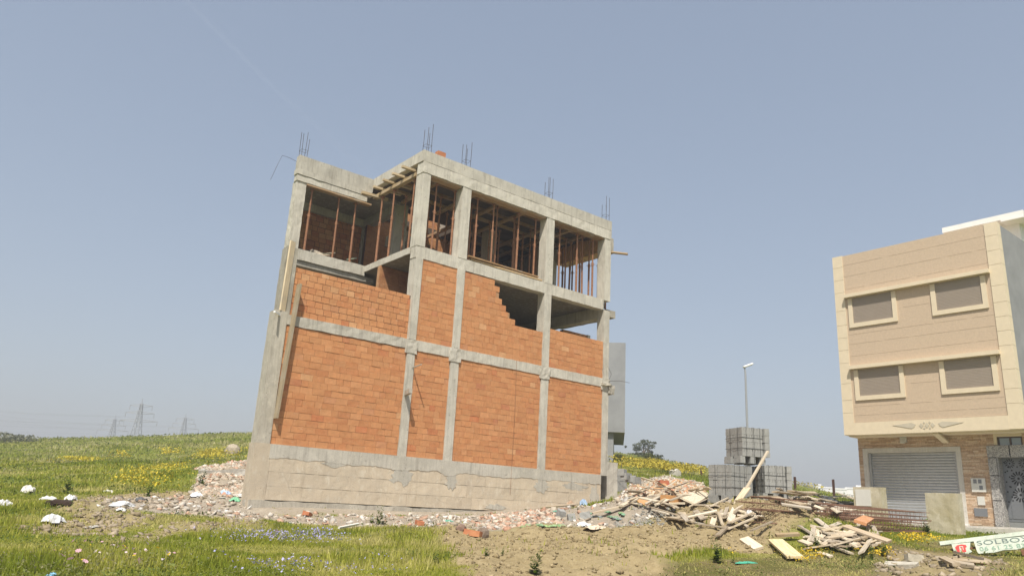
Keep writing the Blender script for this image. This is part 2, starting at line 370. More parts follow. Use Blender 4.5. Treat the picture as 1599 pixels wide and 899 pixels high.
MT['box_white'] = mat_flat('white_meter_plastic', (.62,.61,.56), .6, .1)
MT['block'] = mat_flat('cement_block', (.335,.335,.315), .95, .22, 7, .5)
MT['strap'] = mat_flat('black_strap', (.025,.025,.028), .5, .1)
MT['plaster_old'] = mat_concrete('weathered_plaster', (.52,.475,.37), (.40,.345,.215), (.30,.26,.17), .12)
MT['leaf'] = None
def mat_leaf(name, trans=.35, rough=.6):
    n = NM(name, rough, .3); d = n.attr(); n.base(d)
    t = n.n('ShaderNodeBsdfTranslucent'); n.l(d, t.inputs[0]); m = n.n('ShaderNodeMixShader'); m.inputs[0].default_value = trans
    n.l(n.b.outputs[0], m.inputs[1]); n.l(t.outputs[0], m.inputs[2]); n.l(m.outputs[0], n.o.inputs[0]); return n.m
MT['leaf'] = mat_leaf('leaves'); MT['blade'] = mat_leaf('grass_blades', .4, .7); MT['petal'] = mat_leaf('petals', .3, .7)
MT['bark'] = mat_flat('bark', (.17,.135,.10), .95, .3, 8, .5)
MT['chunk'] = mat_attr('debris', .95, .3, 12, .4)
MT['bag'] = mat_flat('white_plastic_bag', (.80,.80,.80), .45, .08, 6)
MT['pylon'] = mat_flat('galvanised_steel', (.37,.38,.39), .6, .1, 2, 0, .3)
MT['house_white'] = mat_flat('whitewash', (.82,.81,.78), .9, .06, .3)
MT['pave'] = mat_concrete('pavement_concrete', (.62,.59,.53), (.50,.47,.42), (.3,.28,.24), .3)
MT['asphalt'] = mat_flat('asphalt', (.05,.05,.05), .95)
def mat_ground():
    n = NM('soil_and_turf', .97, .1); p = n.pos(); a = n.attr()      # Col: r rubble, g dirt, b bare, alpha unused
    sx = n.n('ShaderNodeSeparateColor'); n.l(a, sx.inputs[0])
    big = n.noise(.12, p, 5, .6); mid = n.noise(.9, p, 6, .65); fine = n.noise(9, p, 5, .7); vf = n.noise(38, p, 3, .7)
    g = n.mix(n.ramp(mid, .35, .65), (.185,.19,.035), (.26,.235,.075)); g = n.mix(n.ramp(big, .42, .62), g, (.15,.185,.03))
    g = n.mix(n.ramp(fine, .5, .7, (0,0,0,1), (.5,.5,.5,1)), g, (.10,.105,.03))
    b = n.mix(n.ramp(fine, .38, .62), (0.112,0.096,0.033), (0.198,0.155,0.079)); b = n.mix(n.ramp(mid, .45, .6), b, (0.106,0.099,0.030))
    d = n.mix(n.ramp(mid, .35, .65), (.275,.215,.115), (.345,.275,.155)); d = n.mix(n.ramp(fine, .42, .7, (0,0,0,1), (.6,.6,.6,1)), d, (.185,.135,.065)); d = n.mix(n.ramp(vf, .5, .7, (0,0,0,1), (.4,.4,.4,1)), d, (.40,.33,.21))
    r = n.mix(n.ramp(mid, .35, .65), (.36,.31,.24), (.31,.26,.20)); r = n.mix(n.ramp(fine, .45, .7, (0,0,0,1), (.6,.6,.6,1)), r, (0.185,0.155,0.119)); r = n.mix(n.ramp(vf, .55, .7), r, (0.363,0.330,0.284))
    c = n.mix(sx.outputs['Blue'], g, b); c = n.mix(sx.outputs['Green'], c, d); c = n.mix(sx.outputs['Red'], c, r)
    n.base(c); n.bump(n.mix(.5, fine, vf), .7, .05); return n.m
MT['ground'] = mat_ground()

# ------------------------------------------------------------------ ground sheet
az = np.concatenate([np.linspace(-math.pi, -.4, 60)[:-1], np.linspace(-.4, 1.7, 680), np.linspace(1.7, math.pi, 40)[1:-1]])
rr = np.concatenate([np.geomspace(.6, 6.5, 16)[:-1], np.geomspace(6.5, 42, 330)[:-1], np.geomspace(42, 130, 90)[:-1], np.geomspace(130, 9000, 40)])
AZ, RR = np.meshgrid(az, rr); gx = (CAM_POS[0]+np.sin(AZ)*RR).ravel(); gy = (CAM_POS[1]+np.cos(AZ)*RR).ravel()
gzv = ground_h(gx, gy); rub, dirt, bare = masks(gx, gy)
nr, na = len(rr), len(az); I, J = np.meshgrid(np.arange(nr-1), np.arange(na), indexing='ij'); J2 = (J+1)%na
F = np.stack([I*na+J, (I+1)*na+J, (I+1)*na+J2, I*na+J2], -1).reshape(-1,4)[:, ::-1]
tag(mesh_np('ground', np.stack([gx,gy,gzv],1), F, MT['ground'], np.stack([rub,dirt,bare],1), True), kind='structure')

# ------------------------------------------------------------------ brick masonry
BRICKS = [(.51,.225,.098),(.525,.24,.105),(.49,.21,.09),(.535,.255,.118),(.505,.23,.10),(.515,.24,.108),(.47,.195,.085)]
ODD = [(.47,.16,.07),(.59,.33,.17),(.44,.17,.085),(.50,.235,.12)]
def brick_wall(name, parent, x0, x1, z0, z1, y, h=.176, widths=(.36,.36,.36,.21), top=None, thick=.18, dark=1.0, odd=.07, joint=.007, mortar='mortar', jy=.004, xa=None):
    """bricks of one infill wall, one mesh; top(x) gives the wall's broken upper edge; faces -y"""
    b = MB(); z = z0; row = 0
    while z < z1-.04:
        hh = min(h, z1-z); x = x0-(random.uniform(0,.3))
        while x < x1-.01:
            wd = random.choice(widths)+random.uniform(-.012,.012); a, c = max(x,x0), min(x+wd,x1)
            x += wd
            if c-a < .05: continue
            if top is not None and z+hh > top((a+c)/2)+.03: continue
            t = random.choice(ODD) if random.random() < odd else random.choice(BRICKS)
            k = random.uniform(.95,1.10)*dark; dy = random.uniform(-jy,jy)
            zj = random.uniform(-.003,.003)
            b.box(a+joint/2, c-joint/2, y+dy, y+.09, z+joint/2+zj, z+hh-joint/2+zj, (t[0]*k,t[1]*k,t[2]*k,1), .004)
        z += h; row += 1
    m = MB(); step = .1; x = x0
    # backing of mortar and inner leaf, following the same stepped top
    while x < x1-.001:
        e = min(x+step, x1); zt = z1 if top is None else min(z1, math.floor((min(top(x),top(e))-z0)/h)*h+z0)
        m.box(x, e, y+.011, y+thick, z0, zt-.012, (1,1,1,1)); x = e
    o = b.build(name, [MT['brick']], parent); mo = m.build('mortar_bed', MT[mortar], o); return o

# ------------------------------------------------------------------ unfinished building
BLD = empty('unfinished_building', (6.5,0,1.3), label='unfinished concrete frame building with orange brick walls and open top floor', cat='building')
CX = [(0.0,.35),(4.19,4.50),(5.79,6.14),(9.59,9.96),(12.62,12.96)]
ZF, ZE2, ZE, ZD2, ZD, ZC, ZB, ZA, ZH = 2.80, 5.96, 6.28, 8.89, 9.28, 11.78, 12.16, 12.56, 1.40
def tone(k): return (k,k,k*.98,1)  # uniform tint of a whole part, darker below one, lighter above
# plinth: rendered stone courses with open joints, footing, ragged grey ground beam
b = MB()
for zi, (za, zb) in enumerate(((ZH+.01,1.74),(1.755,2.10),(2.115,2.50))):
    x = .42
    while x < 12.6:
        e = min(12.62, x+random.uniform(1.7,3.0)); k = random.uniform(.94,1.04)
        b.rough(x+.002, e-.002, -.04-random.uniform(0,.010), .2, za-.004, zb+.004, .17, .0055, tone(k)); x = e
b.box(.42, 12.6, -.032, .2, ZH, 2.7, tone(.8))
pl = b.build('plinth', MT['concrete_tan'], BLD)
for (px_, pz_, pw_, ph_) in ((4.35,2.25,.55,.32),(6.15,2.2,.3,.35),(9.8,2.25,.5,.25),(11.3,2.32,.9,.14),(2.2,2.42,.5,.10),(12.3,2.0,.3,.5),(7.9,1.5,.6,.12)):
    b = MB(); n_ = 22; b.prism([(px_+pw_*math.cos(2*math.pi*i/n_)*random.uniform(.4,.85), pz_+ph_*math.sin(2*math.pi*i/n_)*random.uniform(.5,1.1)) for i in range(n_)], 'y', -.053, -.03, tone(random.uniform(.82,.95))); b.build('cement_patch', MT['concrete'], pl)
b = MB(); b.rough(-.02, 13.0, -.13, .25, .3, ZH-.02, .3, .02, tone(.95)); b.build('footing', MT['concrete_dark'], pl)
xs = np.linspace(.38, 12.62, 170); low = [2.46+.07*(fbm(x*1.1,.5,5)-.5)*2+.05*(fbm(x*5,.5,8)-.5)+random.uniform(-.018,.018)-(.13*math.exp(-((x-6.05)/.3)**2))-(.05*math.exp(-((x-4.3)/.4)**2)) for x in xs]
b = MB()
for i in range(len(xs)-1):
    b.prism([(xs[i],low[i]),(xs[i+1],low[i+1]),(xs[i+1],ZF+(.0)),(xs[i],ZF)], 'y', -.056, .19, tone(.93))
b.build('beam', MT['concrete'], BLD)
# columns storey by storey
def column(x0, x1, z0, z1, y0=-.03, y1=.32, mat='concrete', k=1.0):
    b = MB(); b.rough(x0, x1, y0, y1, z0, z1, .22, .0045, tone(k)); return b.build('column', MT[mat], BLD)
column(-.02,.414,.6,ZF,-.046,.4,'concrete_tan',.90)
column(0,.36,ZF,ZE+.05,-.035,.36,'concrete_dark',.95)
for (a, c) in CX[1:]:
    column(a+.02, c-.01, ZF-.02, ZE2-.0, -.035, .3, k=.97)
for i, (a, c) in enumerate(CX[1:]):
    column(a+.03, c-.02, ZE+.0, ZD2+.0, -.03, .34, k=.98); column(a, c, ZD, ZC+.0, -.03, .36, k=1.05)
for (a, c) in CX[1:]:                                                    # swollen joints at the mid beam
    b = MB(); b.rough(a-.05, c+.03, -.06, .3, ZE2-.12, ZE-.02, .12, .015, tone(.96)); b.build('column_joint', MT['concrete'], BLD)
# recessed left bay columns (left end wall runs obliquely, x = .42 y)
b = MB(); b.rough(1.36,1.70,3.27,3.6,ZD,11.6,.16,.007,tone(1.03)); b.build('column', MT['concrete'], BLD)
b = MB(); b.rough(5.36,5.86,3.6,3.95,ZD,12.2,.2,.007,tone(.8)); b.build('column', MT['concrete'], BLD)
b = MB(); b.rough(5.30,5.75,5.95,6.3,ZD,12.2,.2,.007,tone(.9)); b.build('column', MT['concrete'], BLD)
b = MB(); b.rough(9.4,9.8,3.3,3.7,ZD,12.2,.2,.007,tone(.8)); b.build('column', MT['concrete'], BLD)
b = MB(); b.rough(12.62,12.96,3.1,3.5,ZE,12.1,.2,.007,tone(.9)); b.build('column', MT['concrete'], BLD)
b = MB(); b.rough(.12,.44,.05,.4,ZE,ZE+1.9,.2,.007,tone(.8)); b.build('column', MT['concrete_dark'], BLD)
# beams of the main front
def beam(x0, x1, z0, z1, y0=-.02, y1=.28, mat='concrete', k=1.0, j=.007): 
    b = MB(); b.rough(x0, x1, y0, y1, z0, z1, .18, j, tone(k)); return b.build('beam', MT[mat], BLD)
beam(.36, 4.17, ZE2+.02, ZE-.01, -.025, .3, k=.88, j=.012)
beam(4.51, 12.96, ZE2, ZE, -.025, .3, k=1.0)
beam(4.2, 12.62, ZD2, ZD, -.02, .3, k=1.02)
beam(4.17, 12.97, ZC, ZB-.012, -.045, .32, k=1.06, j=.01)
b = MB(); b.rough(4.15, 12.98, -.03, .22, ZB+.012, ZA, .3, .006, tone(.93)); b.box(4.2,12.9,.0,.2,ZB-.03,ZB+.03,tone(.4)); b.build('parapet', MT['concrete'], BLD)
b = MB(); b.rough(4.15, 4.36, .22, 3.27, ZB+.03, ZA, .3, .006, tone(1.0)); b.build('parapet', MT['concrete'], BLD)
# left bay roof front: three board lifts
b = MB(); b.rough(1.33, 4.15, 3.26, 3.5, 12.02, 12.52, .25, .006, tone(.86)); b.build('parapet', MT['concrete'], BLD)
b = MB(); b.rough(1.31, 4.1, 3.22, 3.5, 11.82, 12.01, .25, .008, tone(.95)); b.rough(1.33, 3.95, 3.24, 3.5, 11.60, 11.81, .25, .01, tone(1.02)); b.build('beam', MT['concrete'], BLD)
# floor slabs
def slab(polys, z0, z1, mat='ceiling'):
    b = MB()
    for p in polys: b.prism(p, 'z', z0, z1, tone(1))
    return b.build('slab', MT[mat], BLD)
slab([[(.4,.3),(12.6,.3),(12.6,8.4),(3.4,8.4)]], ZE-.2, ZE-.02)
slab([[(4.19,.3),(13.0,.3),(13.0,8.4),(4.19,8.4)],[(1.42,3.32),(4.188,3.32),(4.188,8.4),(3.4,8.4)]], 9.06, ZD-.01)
b = MB(); b.rough(1.38,4.19,3.28,3.62,8.93,9.285,.2,.008,tone(.96)); b.rough(1.5,4.6,3.34,3.62,8.75,8.92,.25,.008,tone(.62)); b.build('beam', MT['concrete'], BLD)
b = MB(); b.rough(4.17,4.35,.33,3.27,9.07,9.285,.25,.006,tone(1.0)); b.build('slab_edge', MT['concrete'], BLD)
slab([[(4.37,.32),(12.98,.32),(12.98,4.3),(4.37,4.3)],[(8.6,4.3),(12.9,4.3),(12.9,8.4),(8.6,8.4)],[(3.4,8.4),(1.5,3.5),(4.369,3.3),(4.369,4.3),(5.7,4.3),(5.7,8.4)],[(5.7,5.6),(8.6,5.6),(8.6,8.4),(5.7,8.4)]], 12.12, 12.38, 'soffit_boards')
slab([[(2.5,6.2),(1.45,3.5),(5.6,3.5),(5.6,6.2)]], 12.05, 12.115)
# right end: cantilevered edges and side beams
b = MB(); b.rough(13.06,13.45,.30,3.2,11.52,12.05,.25,.008,tone(.85)); b.build('cantilever_edge', MT['concrete_dark'], BLD)
b = MB(); b.rough(12.97,13.46,.16,3.2,8.74,9.02,.25,.008,tone(.8)); b.build('cantilever_edge', MT['concrete_dark'], BLD)
b = MB(); b.rough(12.66,12.96,.33,3.1,8.62,9.05,.25,.008,tone(1.0)); b.build('beam', MT['concrete'], BLD)
# interior beams
b = MB(); b.rough(2.5,5.4,6.0,6.25,11.75,12.1,.3,.008,tone(.9)); b.rough(5.3,5.6,3.9,6.0,11.75,12.1,.3,.008,tone(.8)); b.build('beam', MT['concrete'], BLD)
# brick infill walls, front
def stepped(x): return 8.84 if x < 7.44 else max(7.60, 8.84-math.floor((x-7.44)/.175+1)*.2)
brick_wall('brick_infill', BLD, .36, 4.21, ZF, ZE2+.02, 0.0, jy=.005)
brick_wall('brick_infill', BLD, 4.49, 5.81, ZF, ZE2, 0.0)
brick_wall('brick_infill', BLD, 6.12, 9.61, ZF-.15, ZE2, 0.0)
brick_wall('brick_infill', BLD, 9.94, 12.65, ZF-.12, ZE2, 0.0)
brick_wall('brick_infill', BLD, .36, 4.22, ZE-.01, 7.66, .08, .18, (.245,.245,.25), mortar='mortar_dark', odd=.13, joint=.011, jy=.004)
brick_wall('brick_infill', BLD, 4.45, 5.83, ZE-.01, ZD2, 0.0)
brick_wall('brick_infill', BLD, 6.1, 9.63, ZE-.01, ZD2, 0.0, .2, (.3,.3,.2), top=stepped)
brick_wall('brick_infill', BLD, 9.92, 12.66, ZE-.01, 7.66, 0.0)
# inner walls
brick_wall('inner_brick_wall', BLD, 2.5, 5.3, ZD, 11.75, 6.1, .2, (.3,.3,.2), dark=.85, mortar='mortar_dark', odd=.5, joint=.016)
brick_wall('inner_brick_wall', BLD, 5.3, 9.6, ZD, 13.4, 5.65, .2, (.3,.3,.2), dark=.75, mortar='mortar_dark')  # upper part raised out of view to block sky through the stairwell
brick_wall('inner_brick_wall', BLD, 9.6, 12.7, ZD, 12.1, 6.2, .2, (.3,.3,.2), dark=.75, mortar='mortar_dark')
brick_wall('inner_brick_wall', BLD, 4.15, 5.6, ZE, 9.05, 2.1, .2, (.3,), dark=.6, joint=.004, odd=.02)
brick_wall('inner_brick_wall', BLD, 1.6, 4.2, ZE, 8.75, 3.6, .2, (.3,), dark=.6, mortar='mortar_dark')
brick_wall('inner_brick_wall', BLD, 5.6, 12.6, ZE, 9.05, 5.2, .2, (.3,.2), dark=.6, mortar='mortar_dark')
brick_wall('brick_parapet', BLD, 12.75, 14.1, 7.2, 8.5, 2.35, .2, (.25,.2), dark=.85, mortar='mortar_dark', odd=.5)
b = MB(); b.rough(14.1,14.25,2.3,2.55,7.2,8.5,.2,.01,tone(1)); b.rough(12.7,14.25,2.3,3.4,6.95,7.19,.3,.01,tone(.9)); b.build('balcony_slab', MT['concrete'], BLD)
b = MB(); b.box(12.7,12.9,3.5,8.4,ZE,12.1,tone(.7)); b.box(3.4,12.9,8.4,8.6,1.0,12.1,tone(.7)); b.build('rear_wall', MT['concrete_dark'], BLD)
b = MB(); b.rough(11.9,12.6,3.2,3.4,ZD,12.1,.3,.008,(.55,.42,.33,1)); b.build('partition', MT['concrete_dark'], BLD)
b = MB(); b.box(8.6,8.75,4.25,6.1,12.4,13.3,tone(.8)); b.box(5.4,5.7,4.25,6.1,12.4,13.3,tone(.8)); b.build('sky_block_wall', MT['concrete_dark'], BLD)  # unseen walls added above the roof to block sky at the stairwell
b = MB(); b.prism([(0.05,.4),(.25,.4),(3.6,8.4),(3.4,8.4)], 'z', .8, ZE-.25, tone(.9)); b.box(12.7,12.94,.3,8.4,1.2,ZE-.25,tone(.9)); b.build('end_wall', MT['concrete_dark'], BLD)
b = MB(); b.prism([(1.42,3.62),(1.6,3.62),(2.6,6.1),(2.42,6.1)], 'z', ZE, 11.6, tone(.7)); b.build('end_wall', MT['concrete_dark'], BLD)
# stair flight under the open stairwell
st = MB(); n_ = 9
for k in range(n_):
    xx = 5.95+k*.27; zz = 11.35-k*.16+.0
    st.box(xx, xx+.29, 4.1, 5.3, zz-.42+.02*k, zz, tone(1.1))
fl = st.build('stair_flight', MT['concrete'], BLD)
st = MB(); st.beam((5.85,4.05,11.55),(8.55,4.05,10.35),.22,.05,(0,0,1),(.48,.27,.13,1)); st.build('stair_formwork_board', MT['formwork'], fl)
# starter bars over the columns
def starters(cx, cy, z, ns, hts):
    b = MB()
    for i in range(ns):
        ox = (i%2-.5)*.2+random.uniform(-.03,.03); oy = (i//2-.5)*.2; h = hts*random.uniform(.7,1.05); l = random.uniform(-.05,.05)
        b.tube([(cx+ox,cy+oy,z-.1),(cx+ox+l*.4,cy+oy,z+h*.5),(cx+ox+l,cy+oy+l,z+h)], .0085, 5)
    b.tube([(cx-.12,cy-.1,z+.25),(cx+.12,cy-.1,z+.27),(cx+.12,cy+.1,z+.25),(cx-.12,cy+.1,z+.25),(cx-.12,cy-.1,z+.25)], .006, 4)
    b.build('starter_bars', MT['rebar'], BLD)
starters(1.5,3.42,12.52,4,1.0)
for cx, hh in ((4.36,1.05),(5.95,1.05),(9.76,.95),(12.8,1.0)): starters(cx,.14,ZA,4,hh)
# spikes of wire on the left end
b = MB(); b.tube([(1.3,3.4,12.3),(1.05,3.4,12.35),(.75,3.3,12.3),(.62,3.25,11.9),(.45,3.2,11.3)], .006, 5); b.build('bent_rebar', MT['rebar'], BLD)
# cement spill at the right end of the mid beam, wire stubs
b = MB(); b.rough(12.9,13.2,-.12,.2,5.72,6.05,.1,.03,tone(.75)); b.rough(12.55,12.95,-.15,-.02,6.02,6.10,.1,.02,tone(1.0)); b.build('cement_spill', MT['concrete_dark'], BLD)
b = MB(); b.tube([(12.9,-.05,6.2),(13.3,-.25,6.25),(13.7,-.4,6.22)], .008, 5); b.tube([(12.97,.05,6.1),(13.12,0,6.5),(13.0,.05,6.75)], .008, 5); b.build('bent_rebar', MT['rebar'], BLD)
b = MB(); b.tube([(8.48,-.035,ZE),(8.5,-.05,4.5),(8.47,-.06,1.9)], .005, 5); b.build('plumb_wire', MT['rust'], BLD)
b = MB(); b.beam((.12,-.05,6.2),(-.12,-.3,6.2),.05,.05); b.build('wood_stub', MT['formwork'], BLD)
# form tie sticking out of the second column, its shadow falls on the wall
b = MB(); b.beam((4.30,.0,4.62),(4.22,-.42,4.66),.10,.14,(0,0,1),(.40,.37,.31,1)); b.build('putlog', MT['formwork'], BLD)
b = MB(); b.beam((4.45,-.02,5.42),(4.42,-.55,5.46),.03,.03,(0,0,1),(.40,.37,.31,1)); b.build('putlog', MT['formwork'], BLD)
# pillar and block return beyond the right corner
b = MB(); b.rough(13.25,13.85,.3,.75,1.5,3.3,.2,.015,tone(1.0)); t = b.build('gate_pillar', MT['concrete']); tag(t, 'short square concrete pillar beside the right corner of the brick building', 'pillar')

# ------------------------------------------------------------------ roof formwork: boards, battens, props
TW = (.60,.50,.35,1); TD = (.40,.28,.17,1)
def plank_mesh(name, L, wd, th, col=TW, bend=0.0, parent=None):
    b = MB(); n = 5; vs = []; fs = []
    for i in range(n+1):
        x = -L/2+L*i/n; zc = bend*math.cos(math.pi*x/L)
        for q, r in ((-1,-1),(1,-1),(1,1),(-1,1)): vs.append((x, q*wd/2, zc+r*th/2))
    for i in range(n):
        for q in range(4): fs.append((i*4+q, i*4+(q+1)%4, i*4+4+(q+1)%4, i*4+4+q))
    fs += [(3,2,1,0), (n*4,n*4+1,n*4+2,n*4+3)]; b.add(vs, fs, col); return b.build(name, MT['wood'])
def place_beam(o, p0, p1, roll=0.0):
    a = Vector(p0); c = Vector(p1); d = c-a; q = d.to_track_quat('X', 'Z')
    o.rotation_mode = 'QUATERNION'; o.rotation_quaternion = q @ Euler((roll,0,0)).to_quaternion(); o.location = (a+c)/2
def plank(p0, p1, wd, th, label, cat='plank', group=None, col=TW, bend=0, roll=0, name='wooden_plank'):
    o = plank_mesh(name, (Vector(p1)-Vector(p0)).length, wd, th, col, bend); place_beam(o, p0, p1, roll); return tag(o, label, cat, group)
ORD = ['first','second','third','fourth','fifth','sixth','seventh','eighth','ninth','tenth','eleventh','twelfth']
# battens sticking out under the left roof edge
for k, yy in enumerate((.55,1.25,1.95,2.7)):
    plank((3.72+.05*k,yy,12.0),(5.0,yy+.05,12.05), .1, .07, f'{ORD[k]} timber batten from the front corner jutting out under the roof edge', 'batten', 'battens under the left roof edge', name='timber_batten')
plank((4.28,.45,11.86),(4.28,3.25,11.86), .16, .12, 'long timber bearer carrying the battens under the left roof edge', 'beam', name='timber_bearer')
plank((3.6,3.0,11.78),(4.6,2.95,11.80), .14, .09, 'short board end at the inner corner of the stepped roof edge', 'board', name='timber_board')
plank((1.7,3.35,11.555),(4.15,3.35,11.555), .22, .05, 'formwork board under the concrete edge of the left roof', 'board', col=(.40,.275,.165,1), name='formwork_board')
for i, (a, c) in enumerate(((4.55,5.75),(6.2,9.55),(10.0,12.6))):
    plank((a,.15,ZC-.035),(c,.15,ZC-.035), .3, .05, f'formwork board under the front roof beam over the {["narrow","widest","right hand"][i]} opening', 'board', 'formwork boards under the front roof beam', col=(.40,.275,.165,1), name='formwork_board')
for k, yy in enumerate((.95,1.75,2.55)):
    plank((4.5,yy,12.06),(12.5,yy,12.06), .1, .1, f'{["nearest","middle","rearmost"][k]} long timber joist running across under the front roof slab', 'joist', 'joists under the roof slab', col=TD, name='timber_joist')
for k, xx in enumerate((5.2,6.7,7.9,9.0,10.6,11.4,12.2)):
    plank((xx,.5,11.95),(xx+.1,3.1 if k in (0,1) else 5.9,11.95), .12, .1, f'{ORD[k]} timber bearer from the left running back under the top floor ceiling', 'beam', 'bearers under the roof slab', col=TD, name='timber_bearer')
for k, yy in enumerate((4.0,4.9)):
    plank((8.7,yy,12.06),(12.5,yy,12.06), .1, .1, f'{["nearer","farther"][k]} timber joist behind the stairwell under the roof slab', 'joist', 'joists under the roof slab', col=TD, name='timber_joist')
fw = MB()
for k in range(5): fw.box(12.985,13.035,.33+k*.56,.885+k*.56,11.42,12.14,(.74*random.uniform(.85,1.1),.40,.17,1));  # boards coloured brighter orange to stand for sun coming through them
tag(fw.build('plywood_sheet', MT['formwork']), 'plywood formwork with sun glow put into its orange colour, along the right edge of the roof slab', 'formwork')
fw = MB(); fw.box(12.96,13.5,.35,3.1,11.44,11.48,(.52,.36,.2,1)); tag(fw.build('plywood_sheet', MT['formwork']), 'flat plywood formwork under the small roof overhang at the right', 'formwork')
plank((12.9,.38,11.40),(13.52,-.40,11.26), .18, .045, 'loose board poking out past the upper right corner of the roof', 'board', col=(.50,.37,.23,1))
plank((6.35,.08,9.36),(9.5,.05,9.34), .1, .05, 'long pale batten lying along the floor edge in the widest opening', 'batten', col=(.62,.48,.3,1), name='timber_batten')
plank((6.2,-.0,9.42),(9.4,.16,9.47), .14, .04, 'second board standing behind the pale batten in the widest opening', 'board', col=(.5,.34,.2,1))
# the planks on the left edge of the front
plank((.55,-.09,7.15),(.39,-.10,3.45), .2, .06, 'long grey plank fixed upright on the brick wall near the left corner', 'plank', col=(.50,.45,.36,1), roll=R(0))
plank((.24,.02,8.35),(.20,.0,6.33), .05, .19, 'pale upright board closing the left end of the first floor wall', 'plank', col=(.66,.56,.40,1))
# props
def make_prop(name):
    r = empty(name)
    b = MB(); b.tube([(0,0,.01),(0,0,1.45)], .037, 8); b.build('outer_tube', MT['rust'], r)
    b = MB(); b.tube([(0,0,1.44),(0,0,2.46)], .028, 8); b.build('inner_tube', MT['rust'], r)
    b = MB(); b.tube([(0,0,1.38),(0,0,1.52)], .045, 8); b.tube([(-.1,0,1.45),(.1,0,1.45)], .01, 5); b.build('collar', MT['rust'], r)
    b = MB(); b.box(-.06,.06,-.06,.06,0,.012); b.build('base_plate', MT['rust'], r)
    b = MB(); b.box(-.06,.06,-.06,.06,2.455,2.47); b.box(-.015,.015,-.06,.06,2.47,2.52); b.build('head_plate', MT['rust'], r)
    return r
P0 = make_prop('steel_prop'); _first = [True]
def prop(x, y, z0, z1, label, lean=(0,0), group='rusty steel props holding up the roof slab'):
    o = P0 if _first[0] else copy_tree(P0); _first[0] = False
    o.location = (x,y,z0); o.rotation_euler = (lean[0]*.45, lean[1]*.45, random.uniform(-1,1)); s = random.uniform(.85,1.15)
    o.scale = (s,s,(z1-z0)/2.52); tag(o, label, 'prop', group)
for k, x in enumerate((1.99,3.01,3.66)): prop(x,3.45,ZD,11.53,f'{ORD[k]} rusty prop from the left in the recessed left bay', (0,R(random.uniform(-2,2))))
for k, y in enumerate((2.77,1.94,.68)): prop(4.30,y,ZD+.005,11.80,f'{["rear","middle","front"][k]} rusty prop under the stepped left roof edge', (0,R(random.uniform(-2,2))))
for k, (x,y) in enumerate(((4.95,.3),(5.73,.35))): prop(x,y,ZD,11.73,f'{["left","right"][k]} front rusty prop in the narrow opening beside the corner column')
for k, x in enumerate((6.66,7.38,8.5,9.31)): prop(x,.3,ZD,11.73,f'{ORD[k]} rusty prop from the left along the front of the widest opening', (0,R(random.uniform(-1.5,1.5))))
for k, x in enumerate((10.55,11.45,12.3)): prop(x,.3,ZD,11.73,f'{ORD[k]} rusty prop from the left along the front of the right opening', (0,R(random.uniform(-1.5,1.5))))
_b = [(5.9,1.5),(6.0,2.4),(7.6,1.7),(8.6,2.1),(9.4,2.6),(7.9,3.1),(10.2,1.6),(10.9,2.9)]
for k, (x,y) in enumerate(_b): prop(x,y,ZD,11.9,f'dark prop standing deep inside the top floor, number {ORD[k]} from the left' if False else 'dim rusty prop standing deep in the shade of the top floor', (R(random.uniform(-2,2)),R(random.uniform(-2,2))), 'dim props deep inside the top floor')
_b += [(6.4,.9),(7.05,1.2),(7.9,.8),(8.9,1.0),(9.5,1.7),(5.2,1.1),(5.6,1.9),(6.9,2.6),(8.2,2.7),(10.3,2.2),(5.0,2.3)]
for k, (x,y) in enumerate(_b[8:]): prop(x,y,ZD,11.9,'dim rusty prop standing deep in the shade of the top floor', (R(random.uniform(-2.5,2.5)),R(random.uniform(-2.5,2.5))), 'dim props deep inside the top floor')
_c = [(11.6,1.9),(11.9,2.35),(12.25,1.55),(12.1,2.75),(12.4,1.1),(12.55,.75),(11.2,2.6),(11.35,3.0),(12.75,1.9),(12.8,.5),(11.0,1.2),(11.8,1.3),(12.05,.6),(12.5,2.2),(11.6,2.9)]
for k, (x,y) in enumerate(_c): prop(x,y,ZD,11.9,'dark prop against the sky inside the right opening of the top floor', (R(random.uniform(-2,2)),R(random.uniform(-2,2))), 'dark props at the open right end')
prop(13.3,.55,9.03,11.43,'dark prop standing outside the upper right corner column', group='dark props at the open right end')
# heap of mesh and board scraps on the left bay floor
b = MB()
for k in range(26):
    x = random.uniform(2.0,4.6); y = random.uniform(3.9,4.8); l = random.uniform(.3,.9); a = random.uniform(-.5,.5)
    z = ZD+.05+random.uniform(0,.28)
    b.beam((x,y,z),(x+l*math.cos(a),y+l*math.sin(a),z+random.uniform(-.05,.18)), random.uniform(.03,.14), .025, (0,0,1), (.42*random.uniform(.6,1.1),.36,.27,1))
tag(b.build('scrap_heap', MT['formwork']), 'heap of grey board scraps on the floor of the recessed left bay', 'scrap heap')
b = MB(); vs = []; N_ = 9
for i in range(N_):
    for j in range(5): vs.append((2.15+1.0*i/(N_-1), 3.85+.5*j/4, ZD+.05+.33*math.sin(math.pi*i/(N_-1))*math.sin(math.pi*(j+.6)/5)+random.uniform(0,.05)))
b.add(vs, [(i*5+j,(i+1)*5+j,(i+1)*5+j+1,i*5+j+1) for i in range(N_-1) for j in range(4)], (.40,.35,.28,1))
tag(b.build('cement_sack', MT['formwork']), 'crumpled grey sack lying behind the left prop of the recessed bay', 'sack')
# loose brick on the roof edge
b = MB(); b.box(4.75,5.05,.05,.25,12.57,12.77,(.45,.17,.09,1),.006)
o = b.build('loose_brick', MT['brick']); tag(o, 'small stack of red brick left on the roof parapet', 'brick')

